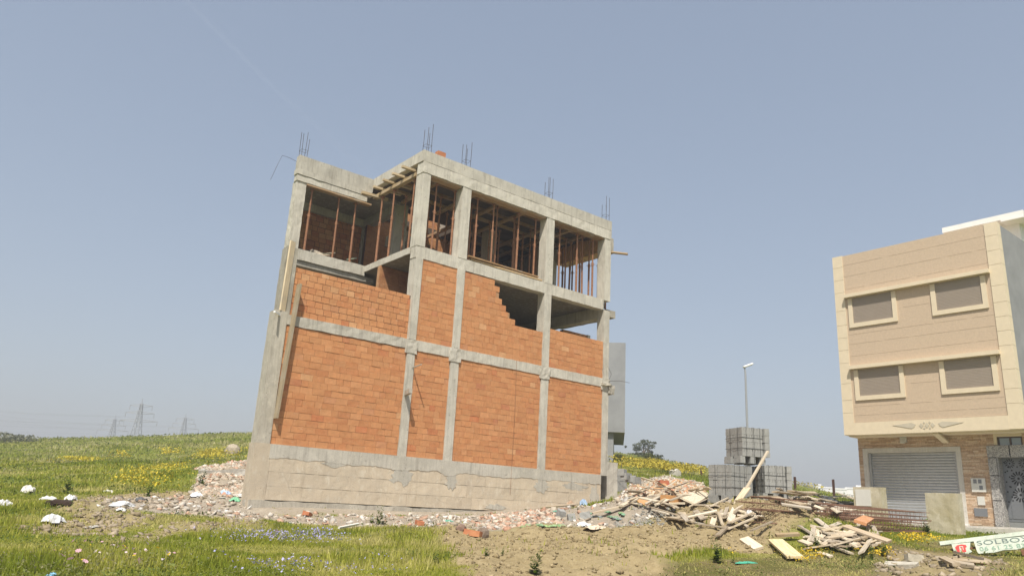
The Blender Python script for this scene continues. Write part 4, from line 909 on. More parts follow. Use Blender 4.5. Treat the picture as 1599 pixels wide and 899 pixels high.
# ------------------------------------------------------------------ street lamp, posts, town, pylons
LP = far_point(1170,760,48); LPZ = gz(LP[0],LP[1]); lt = far_point(1168,570,48)
SL = empty('street_lamp', (LP[0],LP[1],LPZ), label='tall grey street lamp with white head behind the grey blocks', cat='street lamp')
b = MB(); b.tube([(LP[0],LP[1],LPZ-.2),(LP[0],LP[1],lt[2]-.5),(LP[0]-.03,LP[1]+.02,lt[2]-.1)], .075, 8, r1=.04); b.build('pole', MT['pylon'], SL)
b = MB(); hd = np.array([LP[0],LP[1],lt[2]]); b.beam(hd+RT*-.12+[0,0,-.12], hd+RT*.48+[0,0,.10], .26, .12); b.build('lamp_head', MT['white_paint'], SL, bevel=.03)
for (u,v1,v0,d,wd,mat,nm,lb) in ((1054,752,735,42,.22,'pave','boundary_post','short pale concrete marker post in the field left of the blocks'),(1095,753,731,46,.045,'rust_dark','fence_post','thin dark fence post just left of the block packs'),(1056,742,726,62,.05,'rust_dark','fence_post','thin dark fence post behind the pale marker post'),(1241,764,744,48,.05,'rust_dark','fence_post','thin dark fence post right of the block packs'),(1301,770,748,44,.05,'rust_dark','fence_post','thin dark fence post in front of the white town'),(303+0,0,0,0,0,None,'','')):
    if not d: continue
    q = far_point(u,v0,d); g_ = gz(q[0],q[1]); b = MB(); b.box(-wd,wd,-wd,wd,-.2,q[2]-min(g_,far_point(u,v1,d)[2]),(1,1,1,1),.01)
    if nm == 'boundary_post': b.prism([(-wd,0),(wd,0),(0,.12)], 'y', -wd*.9, wd*.9); b.v[-6:] = [(x,y,z+q[2]-min(g_,far_point(u,v1,d)[2])) for x,y,z in b.v[-6:]]
    o = b.build(nm, MT[mat]); o.location = (q[0],q[1],min(g_,far_point(u,v1,d)[2])); tag(o, lb, 'post', 'thin posts in the field' if nm == 'fence_post' else None)
for k, (u0,u1,vt,lb) in enumerate(((1258,1275,765,'leftmost white flat roofed house of the far town'),(1274,1282,757,'narrow taller white house of the far town'),(1281,1300,761,'white far house left of the thin fence post'),(1300,1322,763,'white far house right of the thin fence post'),(1320,1350,762,'white far house next to the masonry meter box'),(1337,1344,759,'small white roof block topping the far town'))):
    dd = 255+8*(k%3); p0 = far_point(u0,vt,dd); p1 = far_point(u1,vt,dd); hN = empty('far_house', (*((p0+p1)/2)[:2],p0[2]-8), label=lb, cat='house', group='white houses of the far town')
    vdir = np.array([p0[0]-CAM_POS[0],p0[1]-CAM_POS[1],0]); vdir /= np.linalg.norm(vdir); az_ = math.atan2(vdir[0],vdir[1]); L_ = math.hypot(*(p1-p0)[:2])
    b = MB(); rotbox(b, p0, az_, 0, L_, 0, 10, p0[2]-11, p0[2]); rotbox(b, p0, az_, .2, L_-.2, .2, 9.8, p0[2]-.5, p0[2]+.01); b.build('wall', MT['house_white'], hN)
    b = MB(); rotbox(b, p0, az_, -.1, L_+.1, -.12, 10.1, p0[2]-.1, p0[2]+.35); b.build('parapet', MT['house_white'], hN)
    n_w = max(1, int(L_/3.2)); b = MB()
    for j in range(n_w):
        for zz in (2.1,5.2): rotbox(b, p0, az_, (j+.5)*L_/n_w-.5, (j+.5)*L_/n_w+.5, -.05, .05, p0[2]-zz-1.2, p0[2]-zz)
    b.build('windows', MT['pylon'], hN)
def pylon(u, vt, vb, dist, label, hw):
    top = far_point(u,vt,dist); bx, by = top[0], top[1]; zt = top[2]; zb = far_point(u,vb,dist)[2]-6; Ht = zt-zb
    r = empty('power_pylon', (bx,by,zb), label=label, cat='pylon', group='lattice pylons beyond the hill')
    ex_ = np.array([math.cos(.7),-math.sin(.7)]); ey_ = np.array([math.sin(.7),math.cos(.7)]); b = MB()
    def C(t, i): 
        wdt = hw*.62*(1-t)**1.2+.3; s_ = ((-1,-1),(1,-1),(1,1),(-1,1))[i%4]; return np.array([*(np.array([bx,by])+(ex_*s_[0]+ey_*s_[1])*wdt), zb+Ht*t*.97])
    ts = [0,.18,.34,.48,.6,.7,.79,.87,.94,1.0]
    for i in range(4):
        b.tube([C(t,i) for t in ts], .10, 4)
        for k in range(len(ts)-1): b.tube([C(ts[k],i),C(ts[k+1],i+1)], .05, 3); b.tube([C(ts[k],i+1),C(ts[k+1],i)], .05, 3)
    b.build('tower', MT['pylon'], r); b = MB()
    for t, l in ((.66,6.0),(.80,4.6),(.93,3.6)):
        for sgn in (-1,1):
            q = np.array([bx,by,zb+Ht*t]); e = q+np.array([*(RT[:2]*sgn*l), .0]); b.tube([q+[0,0,.5],e], .10, 3); b.tube([q+[0,0,-.4],e], .10, 3); b.tube([e,e-[0,0,1.4]], .10, 4)
    b.tube([(bx,by,zb+Ht*.95),(bx,by,zt+1)], .1, 4); b.build('cross_arms', MT['pylon'], r)
    return [np.array([bx,by,zb+Ht*t])+np.array([*(RT[:2]*sgn*l),-1.4]) for t, l in ((.66,6.0),(.80,4.6)) for sgn in (-1,1)]
ends = [pylon(180,652,686,330,'left small lattice pylon rising behind the hill crest',2.4), pylon(222,627,686,270,'tallest lattice pylon, middle one behind the hill crest',2.8), pylon(290,650,682,330,'right small lattice pylon behind the hill near the building',2.4)]
b = MB()
for e in ends:
    for q in e:
        f = q+np.array([-120.0,-10,2]); m_ = (q+f)/2-[0,0,4]; b.tube([q,(q*3+f)/4-[0,0,3],m_,(q+f*3)/4-[0,0,3],f], .022, 3)
tag(b.build('power_lines', MT['pylon']), 'faint power cables running left from the pylons over the hill', 'cable', kind='stuff')

# ------------------------------------------------------------------ vegetation
def leaf_cloud(n, cen, rad, size, cols, squash=.8, hollow=.35):
    """n small leaf faces scattered in clumps round a centre"""
    d = RNG.normal(size=(n,3)); d /= np.linalg.norm(d,axis=1)[:,None]; r = (hollow+(1-hollow)*RNG.random(n)**.6)[:,None]
    c = np.array(cen)+d*r*np.array(rad); c = c.reshape(n,3)
    a = RNG.normal(size=(n,3)); a /= np.linalg.norm(a,axis=1)[:,None]; bq = np.cross(a, RNG.normal(size=(n,3))); bq /= np.linalg.norm(bq,axis=1)[:,None]
    s = (size*(.6+.8*RNG.random(n)))[:,None]
    V = np.stack([c-a*s, c+bq*s*.45, c+a*s, c-bq*s*.45],1).reshape(-1,3); Fq = np.arange(4*n).reshape(-1,4)
    k = RNG.integers(0,len(cols),n); C4 = np.repeat(np.array(cols)[k]*(.7+.6*RNG.random(n))[:,None],4,axis=0); return V, Fq, C4
def join_clouds(cl):
    V = []; Fq = []; C4 = []; o = 0
    for v_, f_, c_ in cl: V.append(v_); Fq.append(f_+o); C4.append(c_); o += len(v_)
    return np.concatenate(V), np.concatenate(Fq), np.concatenate(C4)
tb = far_point(1003,728,104); tb[2] = gz(tb[0],tb[1])
TR_ = empty('tree', tuple(tb), label='lone dark olive green tree standing on the yellow field', cat='tree')
rx = np.array([RT[0],RT[1],0]); b = MB(); base = tb+np.array([0,0,-.2])
b.tube([base,tb+[0,0,.5],tb+rx*.1+[0,0,1.3],tb+rx*.2+[0,0,2.4]], .12, 7, r1=.05); b.tube([tb+rx*.75+[0,0,-.2],tb+rx*.85+[0,0,.8],tb+rx*.7+[0,0,2.0]], .13, 6, r1=.05)
for k in range(9):
    s0 = tb+rx*random.uniform(0,.6)+[0,0,random.uniform(.9,1.6)]; b.tube([s0, s0+rx*random.uniform(-1.2,1.2)+np.array([random.uniform(-.5,.5),random.uniform(-.5,.5),random.uniform(.6,1.3)])], .05, 5, r1=.02)
b.build('trunk', MT['bark'], TR_)
cl = []
for (a, z_, rr_) in ((-1.2,1.9,.42),(-.8,2.35,.5),(-.25,2.65,.5),(.3,2.9,.45),(.85,2.75,.45),(1.25,2.35,.38),(1.0,1.75,.3),(.5,2.15,.42),(-.35,2.05,.4),(-1.1,1.35,.24),(1.35,1.65,.22),(-2.4,2.2,.14),(0,3.1,.28),(1.4,2.9,.22)):
    cl.append(leaf_cloud(int(230*rr_+18), tb+rx*a+np.array([0,0,z_*1.0])+[random.uniform(-.3,.3),random.uniform(-.3,.3),0], (rr_*1.25,rr_*1.25,rr_*.8), .11, [(.10,.115,.055),(.135,.145,.075),(.075,.085,.04)]))
o = mesh_np('crown', *[x if i != 2 else x for i, x in enumerate(join_clouds(cl)[:2])], MT['leaf'], join_clouds(cl)[2] if False else None)
V_, F_, C_ = join_clouds(cl); bpy.data.objects.remove(o); o = mesh_np('crown', V_-tb, F_, MT['leaf'], C_); o.parent = TR_
def bush(u, v, d, n, rad, size, label, cols, name='bush', lift=.6, parts=3, cat='bush', group=None):
    p = at(u,v) if d is None else far_point(u,v,d)
    p[2] = gz(p[0],p[1]); cl = []
    for k in range(parts): cl.append(leaf_cloud(n//parts, p+np.array([random.uniform(-.5,.5)*rad[0],random.uniform(-.5,.5)*rad[0],rad[2]*lift]), (rad[0]*.7,rad[0]*.7,rad[2]*random.uniform(.6,1)), size, cols))
    V_, F_, C_ = join_clouds(cl); o = mesh_np(name, V_-p, F_, MT['leaf'], C_); o.location = p; return tag(o, label, cat, group)
OL = [(.07,.085,.03),(.10,.11,.045),(.05,.065,.022)]
bush(993,735,88,500,(1.3,1.3,.45),.12,'dark scrub patch just under the lone tree',OL); bush(1022,740,76,400,(1.2,1.2,.35),.12,'low dark scrub between the tree and the marker post',OL)
bush(1010,738,60,300,(.6,.6,.5),.09,'pale green shrub below the lone tree',[(.15,.16,.06),(.12,.14,.05)])
bush(4,692,88,600,(1.9,1.9,.7),.14,'grey green bush at the far left end of the hill crest',[(.17,.18,.11),(.22,.22,.14)]); bush(32,693,90,400,(1.6,1.6,.5),.14,'smaller grey bush on the crest beside the far left one',[(.17,.18,.11),(.22,.22,.14)])
GR = [(.10,.15,.025),(.14,.19,.04),(.07,.11,.02)]
def weed(u, v, h, n, label, group=None):
    p = at(u,v); b = []; V=[]; Fq=[]; C4=[]; o = 0; sd = RNG
    for s_ in range(5):
        lean = np.array([random.uniform(-.3,.3),random.uniform(-.3,.3),1.0]); hh = h*random.uniform(.55,1.0)
        for k in range(n):
            t = (k+.5)/n; c = p+lean*hh*t+np.array([random.uniform(-.02,.02)]*2+[0]); a = random.uniform(0,6.28); L_ = h*.34*(1-t*.65)*random.uniform(.6,1.1)
            dr_ = np.array([math.cos(a),math.sin(a),random.uniform(.1,.6)]); sd_ = np.array([-math.sin(a),math.cos(a),0])*L_*.22
            V += [c, c+dr_*L_*.5+sd_, c+dr_*L_, c+dr_*L_*.5-sd_]; Fq.append([o,o+1,o+2,o+3]); C4 += [np.array(random.choice(GR))*random.uniform(.8,1.3)]*4; o += 4
    ob = mesh_np('weed', np.array(V)-p, np.array(Fq), MT['leaf'], np.array(C4)); ob.location = p; return tag(ob, label, 'weed', group)
weed(593,818,.42,20,'tall leafy weed before the middle of the plinth'); weed(580,816,.28,14,'shorter weed left of the tall one before the plinth'); weed(602,818,.22,12,'small weed at the right foot of the tall leafy one')
weed(836,897,.34,26,'big leafy weed at the lower edge of the bare soil'); weed(1121,878,.36,26,'leafy weed at the foot of the soil mound by the green net'); weed(1145,878,.15,10,'low weed just right of the leafy one by the green net')
weed(1276,858,.32,26,'green weed between the wide pale board and the right wood heap'); weed(1380,868,.30,22,'broad leafy weed beside the sand patch'); weed(1362,874,.25,18,'leafy weed left of the sand patch')
weed(1447,836,.5,24,'green weed growing left of the weathered masonry slab'); weed(760,868,.2,14,'small weed in the soil right of the grass bank'); weed(785,866,.16,12,'low weed on the grassy strip in the soil')
weed(232,776,.45,22,'dark weed at the left end of the rubble'); weed(105,770,.6,22,'dark leafy weed on the hillside at the left'); weed(315,760,.6,20,'grey green weed at the upper rubble edge'); weed(680,880,.22,14,'stalky weed in the soil at the grass edge')

# grass
def blades(N, azr, dr, hfun, mask_fun, wmul, name, label, cols, curve=.35):
    a = RNG.uniform(azr[0],azr[1],N); d = np.exp(RNG.uniform(math.log(dr[0]),math.log(dr[1]),N)); x = CAM_POS[0]+np.sin(a)*d; y = CAM_POS[1]+np.cos(a)*d
    rub, dirt, bare = masks(x,y); keep = RNG.random(N) < mask_fun(x,y,d,rub,dirt,bare)
    inb = in_building(x,y); inh = (x > 20.6)&(y < -3.9)&(x < 33); keep &= ~inb & ~inh
    x=x[keep]; y=y[keep]; d=d[keep]; bare=bare[keep]; n=len(x); z = ground_h(x,y)-.01
    h = hfun(x,y,d,bare,n); wd = np.maximum(.0045, d*.00075)*wmul*(.7+.6*RNG.random(n)); t = RNG.uniform(0,2*math.pi,n); lx = np.cos(t)*h*curve*RNG.random(n)*1.6; ly = np.sin(t)*h*curve*RNG.random(n)*1.6
    q = RNG.uniform(0,2*math.pi,n); wx = np.cos(q)*wd; wy = np.sin(q)*wd
    V = np.stack([np.stack([x-wx,y-wy,z],1),np.stack([x+wx,y+wy,z],1),np.stack([x+lx,y+ly,z+h],1)],1).reshape(-1,3)
    big = fbm(x*.25,y*.25,41,3); med = fbm(x*1.3,y*1.3,43,3); tt = np.clip((big-.38)*2.6+RNG.normal(0,.2,n)+(med-.45)*2.2+bare*.55, 0, 1)[:,None]
    c0, c1, c2 = [np.array(c) for c in cols]; col = np.where(tt < .5, c0+(c1-c0)*tt*2, c1+(c2-c1)*(tt*2-1)); col = col*(.75+.5*RNG.random(n))[:,None]
    o = mesh_np(name, V, np.arange(3*n).reshape(-1,3), MT['blade'], np.repeat(col,3,axis=0)); return tag(o, label, 'grass', kind='stuff')
GC = [(.215,.26,.026),(.36,.365,.05),(.52,.47,.18)]
gm = lambda x,y,d,r,dt,b: np.clip(1-r*1.35-dt*1.05-b*.55, .008, 1)*(.55+.9*(fbm(x*.8,y*.8,61,3)>.40))
blades(500000,(-.25,1.52),(7.5,19),lambda x,y,d,b,n: (.022+.075*RNG.random(n)**1.6*(.2+1.6*smooth(.35,.65,fbm(x*.7,y*.7,5,4))))*(1-.35*b), gm, 1.25, 'grass', 'green meadow grass of the foreground', GC)
blades(320000,(-.25,1.52),(17,48),lambda x,y,d,b,n: (.035+.15*RNG.random(n)**1.5*smooth(.3,.65,fbm(x*.45,y*.45,6,4))*(.35+.65*smooth(19,30,d)))*(1-.4*b), gm, 1.3, 'grass', 'taller meadow grass of the middle distance', GC)
blades(185000,(-.25,1.52),(46,125),lambda x,y,d,b,n: (.08+.26*RNG.random(n)**1.4*smooth(.3,.65,fbm(x*.12,y*.12,8,4)))*(1-.6*smooth(30,60,x)), gm, 1.3, 'grass', 'hillside grass up to the crests', [(.245,.28,.036),(.37,.365,.10),(.50,.46,.23)])
def ground_cover(N, dr, size, cols, name, label):
    a = RNG.uniform(-.25,1.52,N); d = np.exp(RNG.uniform(math.log(dr[0]),math.log(dr[1]),N)); x = CAM_POS[0]+np.sin(a)*d; y = CAM_POS[1]+np.cos(a)*d
    rub, dirt, bare = masks(x,y); cl_ = fbm(x*1.1,y*1.1,91,4); keep = (RNG.random(N) < np.clip(1-rub*1.2-dt_(dirt),0.01,1)*smooth(.42,.56,cl_)) & ~in_building(x,y) & ~((x > 20.6)&(y < -3.9))
    x=x[keep]; y=y[keep]; d=d[keep]; n=len(x); s_ = np.maximum(size, d*.0013)*(.5+RNG.random(n)); z = ground_h(x,y)+.02+.10*RNG.random(n)*(.5+d*.02)
    t = RNG.uniform(0,6.28,n); tl = RNG.normal(0,.55,(n,2)); c = np.stack([x,y,z],1); p_ = np.stack([np.cos(t),np.sin(t),tl[:,0]],1)*s_[:,None]; q_ = np.stack([-np.sin(t),np.cos(t),tl[:,1]],1)*(s_*.45)[:,None]
    V = np.stack([c-p_,c-q_,c+p_,c+q_],1).reshape(-1,3); g_ = fbm(x*.5,y*.5,93,3); k = np.clip(((g_-.3)*len(cols)*2.2+RNG.normal(0,.5,n)).astype(int),0,len(cols)-1)
    C4 = np.repeat(np.array(cols)[k]*(.7+.6*RNG.random(n))[:,None],4,axis=0); return tag(mesh_np(name, V, np.arange(4*n).reshape(-1,4), MT['blade'], C4), label, 'ground cover', kind='stuff')
def dt_(x): return x*1.02
ground_cover(130000,(7.5,40),.016,[(.10,.14,.025),(.17,.20,.05),(.24,.24,.09),(.30,.28,.15)],'ground_cover','low broad leaved weeds mixed into the meadow')
ground_cover(60000,(38,120),.05,[(.13,.16,.03),(.24,.25,.08),(.30,.29,.15),(.34,.31,.18)],'ground_cover','dry pale weeds over the hillsides')
# flowers as loose little faces
def flowers(N, polys, size, cols, name, label, hgt=.14, amp=.5, thin=None):
    XY = []
    for P in polys:
        P = poly_world(P) if isinstance(P, list) else P; lo = P.min(0)-1; hi = P.max(0)+1
        x = RNG.uniform(lo[0],hi[0],N); y = RNG.uniform(lo[1],hi[1],N); k = RNG.random(N) < soft(x,y,P,amp)*smooth(.42,.60,fbm(x*.55,y*.55,len(XY)+3,4)); XY.append(np.stack([x[k],y[k]],1))
    XY = np.concatenate(XY); n = len(XY); d = np.hypot(XY[:,0]-CAM_POS[0],XY[:,1]-CAM_POS[1]); s = np.maximum(size, d*.0009)*(.6+.8*RNG.random(n)); z = ground_h(XY[:,0],XY[:,1])+hgt*(.6+.6*RNG.random(n))
    c = np.stack([XY[:,0],XY[:,1],z],1); t = RNG.uniform(0,6.28,n); tl = RNG.normal(0,.5,(n,3)); a = np.stack([np.cos(t),np.sin(t),tl[:,0]],1)*s[:,None]; b_ = np.stack([-np.sin(t),np.cos(t),tl[:,1]],1)*s[:,None]
    V = np.stack([c-a,c-b_,c+a,c+b_],1).reshape(-1,3); k = RNG.integers(0,len(cols),n); C4 = np.repeat(np.array(cols)[k]*(.8+.4*RNG.random(n))[:,None],4,axis=0)
    return tag(mesh_np(name, V, np.arange(4*n).reshape(-1,4), MT['petal'], C4), label, 'flowers', kind='stuff')
flowers(9000,[[(310,870),(390,838),(470,828),(560,842),(640,870),(600,915),(330,915)]],.011,[(.36,.36,.62),(.44,.42,.70),(.30,.28,.52)],'purple_flowers','small purple flowers in the foreground grass',.13)
flowers(2500,[[(250,870),(320,820),(560,825),(690,870),(660,915),(220,915)]],.010,[(.42,.40,.64),(.55,.52,.66)],'purple_flowers','thinly scattered pale purple flowers around the dense patch',.13)
flowers(6000,[[(90,738),(100,722),(150,720),(155,738)],[(180,762),(200,745),(260,738),(285,745),(255,768)],[(290,728),(330,708),(395,704),(395,716),(320,735)],[(300,716),(320,706),(350,706),(330,718)],[(170,712),(260,704),(270,712),(190,718)]],.028,[(.50,.40,.03),(.55,.45,.05),(.42,.35,.04)],'yellow_flowers','yellow flower patches on the left hillside',.3,1.5)
flowers(26000,[[(960,722),(1000,724),(1094,735),(1100,746),(1040,744),(1000,738),(960,736)],[(1230,752),(1262,757),(1278,766),(1240,764)]],.05,[(.46,.36,.04),(.50,.41,.06),(.38,.32,.04)],'yellow_flowers','yellow mustard flowers covering the right hill field',.4,3)
flowers(5000,[[(1395,850),(1400,838),(1460,836),(1500,846),(1480,858)],[(1330,870),(1370,858),(1400,862),(1390,880)],[(1225,874),(1262,862),(1290,868),(1270,884)],[(1130,872),(1180,866),(1210,872),(1190,882)],[(1190,882),(1300,872),(1400,885),(1300,899)]],.014,[(.66,.46,.02),(.60,.42,.03)],'yellow_flowers','low yellow flowers among the right hand grass',.08,.35)
flowers(700,[[(60,850),(250,845),(300,880),(250,910),(40,910)]],.016,[(.62,.45,.03),(.70,.42,.50),(.66,.55,.58)],'mixed_flowers','scattered yellow and pink flowers at the lower left',.13)

# ------------------------------------------------------------------ rubble, clods, debris
def chunks(N, polys, smin, smax, cols, name, label, flat=.6, cat='rubble', power=2.2, sink=.35, amp=.4, within=None):
    XY = []
    for P in polys:
        P = poly_world(P) if isinstance(P, list) else P; lo = P.min(0)-.5; hi = P.max(0)+.5; x = RNG.uniform(lo[0],hi[0],N); y = RNG.uniform(lo[1],hi[1],N)
        k = RNG.random(N) < soft(x,y,P,amp)*smooth(.22,.5,fbm(x*.7,y*.7,len(XY)+13,4)+.06); XY.append(np.stack([x[k],y[k]],1))
    XY = np.concatenate(XY); k = ~in_building(XY[:,0], XY[:,1]); XY = XY[k]; n = len(XY)
    s = smin+(smax-smin)*RNG.random(n)**power; cube = np.array([(-1,-1,-1),(1,-1,-1),(1,1,-1),(-1,1,-1),(-1,-1,1),(1,-1,1),(1,1,1),(-1,1,1)],float)*.5
    V = cube[None]*(1+RNG.uniform(-.35,.35,(n,8,3))); V = V*np.stack([np.ones(n),.55+.5*RNG.random(n),flat*(.5+.7*RNG.random(n))],1)[:,None,:]*s[:,None,None]
    A = RNG.normal(0,.45,(n,3)); A[:,2] = RNG.uniform(0,6.28,n)
    def rot(V,ax,ang):
        c,s_=np.cos(ang)[:,None],np.sin(ang)[:,None]; i,j=[(1,2),(0,2),(0,1)][ax]; W=V.copy(); W[:,:,i]=V[:,:,i]*c-V[:,:,j]*s_; W[:,:,j]=V[:,:,i]*s_+V[:,:,j]*c; return W
    for ax in range(3): V = rot(V,ax,A[:,ax])
    z = ground_h(XY[:,0],XY[:,1])+s*flat*(.5-sink)*.8; V = V+np.stack([XY[:,0],XY[:,1],z],1)[:,None,:]
    fq = np.array([(0,3,2,1),(4,5,6,7),(0,1,5,4),(1,2,6,5),(2,3,7,6),(3,0,4,7)]); Fq = (fq[None]+8*np.arange(n)[:,None,None]).reshape(-1,4)
    k = RNG.integers(0,len(cols),n); C4 = np.repeat(np.array(cols)[k]*(.75+.5*RNG.random(n))[:,None],8,axis=0)
    return tag(mesh_np(name, V.reshape(-1,3), Fq, MT['chunk'], C4), label, cat, kind='stuff')
BEI = [(.42,.36,.28),(.50,.44,.36),(.36,.30,.23),(.55,.50,.43),(.40,.33,.25)]; PNK = [(.46,.30,.215),(.50,.37,.28),(.44,.38,.30),(.43,.25,.17),(.52,.44,.35)]
chunks(60000,[Z_RUB[0],Z_RUB[1]],.018,.15,BEI+[(.58,.55,.50),(.46,.30,.21)],'rubble','pale broken rubble strewn along the foot of the building',.42,power=2.6)
chunks(16000,[[(325,745),(345,728),(396,718),(393,770),(330,765)],[(740,822),(770,802),(850,798),(870,820),(800,828)]],.02,.14,PNK,'rubble','pinkish brick rubble in low heaps',.5,power=2.6)
chunks(90000,[[(308,774),(316,744),(345,730),(397,720),(397,778)]],.025,.18,BEI+BEI+PNK,'rubble','rubble bank rising left of the building corner',.5,power=2.4)
chunks(24000,[[(985,762),(1040,748),(1098,756),(1100,790),(1060,796),(1020,790),(975,785)]],.03,.17,[(.48,.28,.16),(.52,.38,.23),(.54,.45,.34),(.60,.54,.45),(.42,.2,.12),(.50,.43,.33),(.44,.38,.30)],'rubble','orange brick and plaster debris heap left of the grey blocks',.75,power=1.6)
chunks(22000,Z_DIRT[:1],.012,.065,[(.30,.235,.13),(.345,.275,.16),(.26,.20,.11)],'soil_clods','clods of loose brown soil on the dug ground',.7,'soil',3)
chunks(3500,Z_DIRT[1:],.02,.10,[(.28,.225,.14),(.34,.28,.20)],'soil_clods','small clods on the trodden patches',.6,'soil',3)
chunks(7000,[[(955,822),(985,796),(1010,778),(1040,784),(1062,806),(1040,820),(1000,826)]],.02,.07,[(.30,.285,.25),(.36,.34,.30),(.26,.25,.22)],'gravel','heap of grey gravel beside the planks',.8,'gravel',1.5)
chunks(1500,[[(1230,778),(1345,800),(1345,812),(1230,796)]],.05,.3,BEI+[(.66,.62,.56),(.5,.3,.18)],'rubble','pale debris spread between the blocks and the house')
# single pieces
def stone(u, v, s, col, name, label, cat, group=None, flat=.7, lift=0.0, mat='chunk', seed_j=.2):
    p = at(u,v); b = bmesh.new(); bmesh.ops.create_icosphere(b, subdivisions=2, radius=1.0)
    for v_ in b.verts:
        f = 1+random.uniform(-seed_j,seed_j); v_.co = Vector((v_.co.x*s[0]*f, v_.co.y*s[1]*f, v_.co.z*s[2]*f))
    me = bpy.data.meshes.new(name); b.to_mesh(me); b.free(); ca = me.color_attributes.new('Col','FLOAT_COLOR','POINT'); ca.data.foreach_set('color', np.tile(np.array([*col,1],np.float32), len(me.vertices)))
    me.materials.append(MT[mat]); o = bpy.data.objects.new(name, me); COL.objects.link(o); o.location = (p[0],p[1],p[2]+s[2]*.35+lift); o.rotation_euler = (0,0,random.uniform(0,6)); return tag(o, label, cat, group)
def piece(u, v, L, wd, th, col, name, label, cat, group=None, tilt=.4, rz=None, mat='chunk'):
    p = at(u,v); b = MB(); b.rough(-L/2,L/2,-wd/2,wd/2,-th/2,th/2,L/3,L*.03,(*col,1)); o = b.build(name, MT[mat]); o.location = (p[0],p[1],p[2]+th*.4); o.rotation_euler = (random.uniform(-tilt,tilt),random.uniform(-tilt,tilt),random.uniform(0,6) if rz is None else rz); return tag(o, label, cat, group)
for k in range(14):
    piece(random.uniform(1000,1096), random.uniform(752,790), random.uniform(.18,.34), .2, .12, random.choice([(.50,.30,.15),(.52,.38,.23),(.56,.47,.34)]), 'broken_brick', 'broken orange hollow brick in the debris heap left of the grey blocks', 'brick', 'broken bricks in the debris heap', .8, mat='brick')
piece(1049,791,.4,.34,.28,(.44,.24,.09),'broken_brick','large brownish orange block at the front of the brick debris','brick',None,.2,mat='brick')
piece(1034,758,.6,.4,.22,(.40,.10,.06),'broken_brick','dark red brick lump at the top of the debris heap','brick',None,.3,mat='brick')
for (u,v,lb) in ((892,812,'square grey block half sunk in the rubble below the right bay'),(876,806,'pale block standing on edge left of the grey one in the rubble'),(914,810,'low grey block right of the square one in the rubble')): piece(u,v,.24,.16,.16,(.26,.24,.20),'cement_block',lb,'block','blocks in the rubble',.25,mat='block')
for (u,v,lb) in ((655,819,'red brick lying at the left end of the bare soil'),(480,805,'red brick fragment near the footing of the left bay'),(738,836,'dull red brick on the soil below the narrow bay')): piece(u,v,.3,.16,.1,(.42,.15,.08),'broken_brick',lb,'brick','single bricks lying in front of the building',.2,mat='brick')
stone(754,838,(.12,.1,.13),(.22,.17,.13),'stone','dark pointed stone on the brown soil','stone'); stone(719,828,(.1,.08,.08),(.24,.16,.12),'stone','dark reddish stone near the grass bank','stone')
stone(362,709,(.62,.5,.5),(.40,.34,.25),'boulder','big pale boulder on the hillside beside the left column','boulder',seed_j=.12)
piece(1408,888,.42,.3,.09,(.50,.46,.38),'concrete_slab','flat pale concrete piece at the edge of the sand patch','slab',None,.15); piece(1428,876,.24,.14,.11,(.46,.42,.33),'concrete_lump','pale rock fragment behind the flat concrete piece','stone',None,.3)
piece(350,739,1.5,.4,.14,(.42,.40,.36),'concrete_beam','broken concrete beam lying at the top of the left rubble','beam',None,.08,rz=-.6)
# soft litter
def litter(u, v, w_, d_, h_, col, name, label, group=None, rough_=.35, mat=None):
    p = at(u,v); n_ = 9; vs = []; fs = []; w_ *= .64; d_ *= .64
    for i in range(n_):
        for j in range(n_):
            x = (i/(n_-1)-.5); y = (j/(n_-1)-.5); e = max(0,1-(x*x+y*y)*3.6); vs.append((x*w_*(1+random.uniform(-rough_,rough_)*.6), y*d_*(1+random.uniform(-rough_,rough_)*.6), h_*.62*math.sqrt(e)*random.uniform(.45,1.05)+.012))
    fs = [(i*n_+j,(i+1)*n_+j,(i+1)*n_+j+1,i*n_+j+1) for i in range(n_-1) for j in range(n_-1)]
    b = MB(); b.add(vs, fs, (*col,1)); o = b.build(name, MT[mat] if mat else MT['litter']); 
    for pl_ in o.data.polygons: pl_.use_smooth = False
    o.location = (p[0],p[1],p[2]-.01); o.rotation_euler = (0,0,random.uniform(0,6)); return tag(o, label, 'litter', group)
def net(u, v, n_, du, dv, sz, col, label):
    for k in range(n_): litter(u+random.uniform(-du,du), v+random.uniform(-dv,dv), sz*random.uniform(.6,1.3), sz*random.uniform(.2,.4), .08, tuple(c*random.uniform(.8,1.25) for c in col), 'green_net', label, 'scraps of green net, '+label[-24:])
MT['litter'] = mat_attr('plastic_litter', .55, .08, 8, .2, spec=.35)
WT = (.60,.60,.59)
litter(82,815,.60,.45,.22,WT,'plastic_bag','biggest white plastic bag on the grass at the left'); litter(4,792,.5,.4,.26,WT,'plastic_bag','white plastic bag cut by the left picture edge')
litter(43,769,.5,.5,.35,(.62,.60,.55),'plastic_bag','greyish crumpled bag standing on the left slope'); litter(75,780,.55,.3,.14,WT,'plastic_bag','small white scrap left of the black heap'); litter(110,780,.45,.35,.2,WT,'plastic_bag','white scrap right of the black heap')
stone(93,789,(.30,.15,.10),(.045,.03,.022),'dark_sack','dark brown burnt sack lying on the left grass','sack')
litter(191,790,.75,.4,.2,WT,'plastic_bag','white foam piece at the middle of the left litter'); litter(189,797,.3,.25,.12,WT,'plastic_bag','small white scrap below the foam piece'); litter(306,775,.8,.5,.2,(.80,.81,.83),'plastic_bag','long white bag on the rubble near the left column'); litter(169,769,.5,.3,.15,(.60,.58,.5),'paper_scrap','pale paper scrap above the left litter')
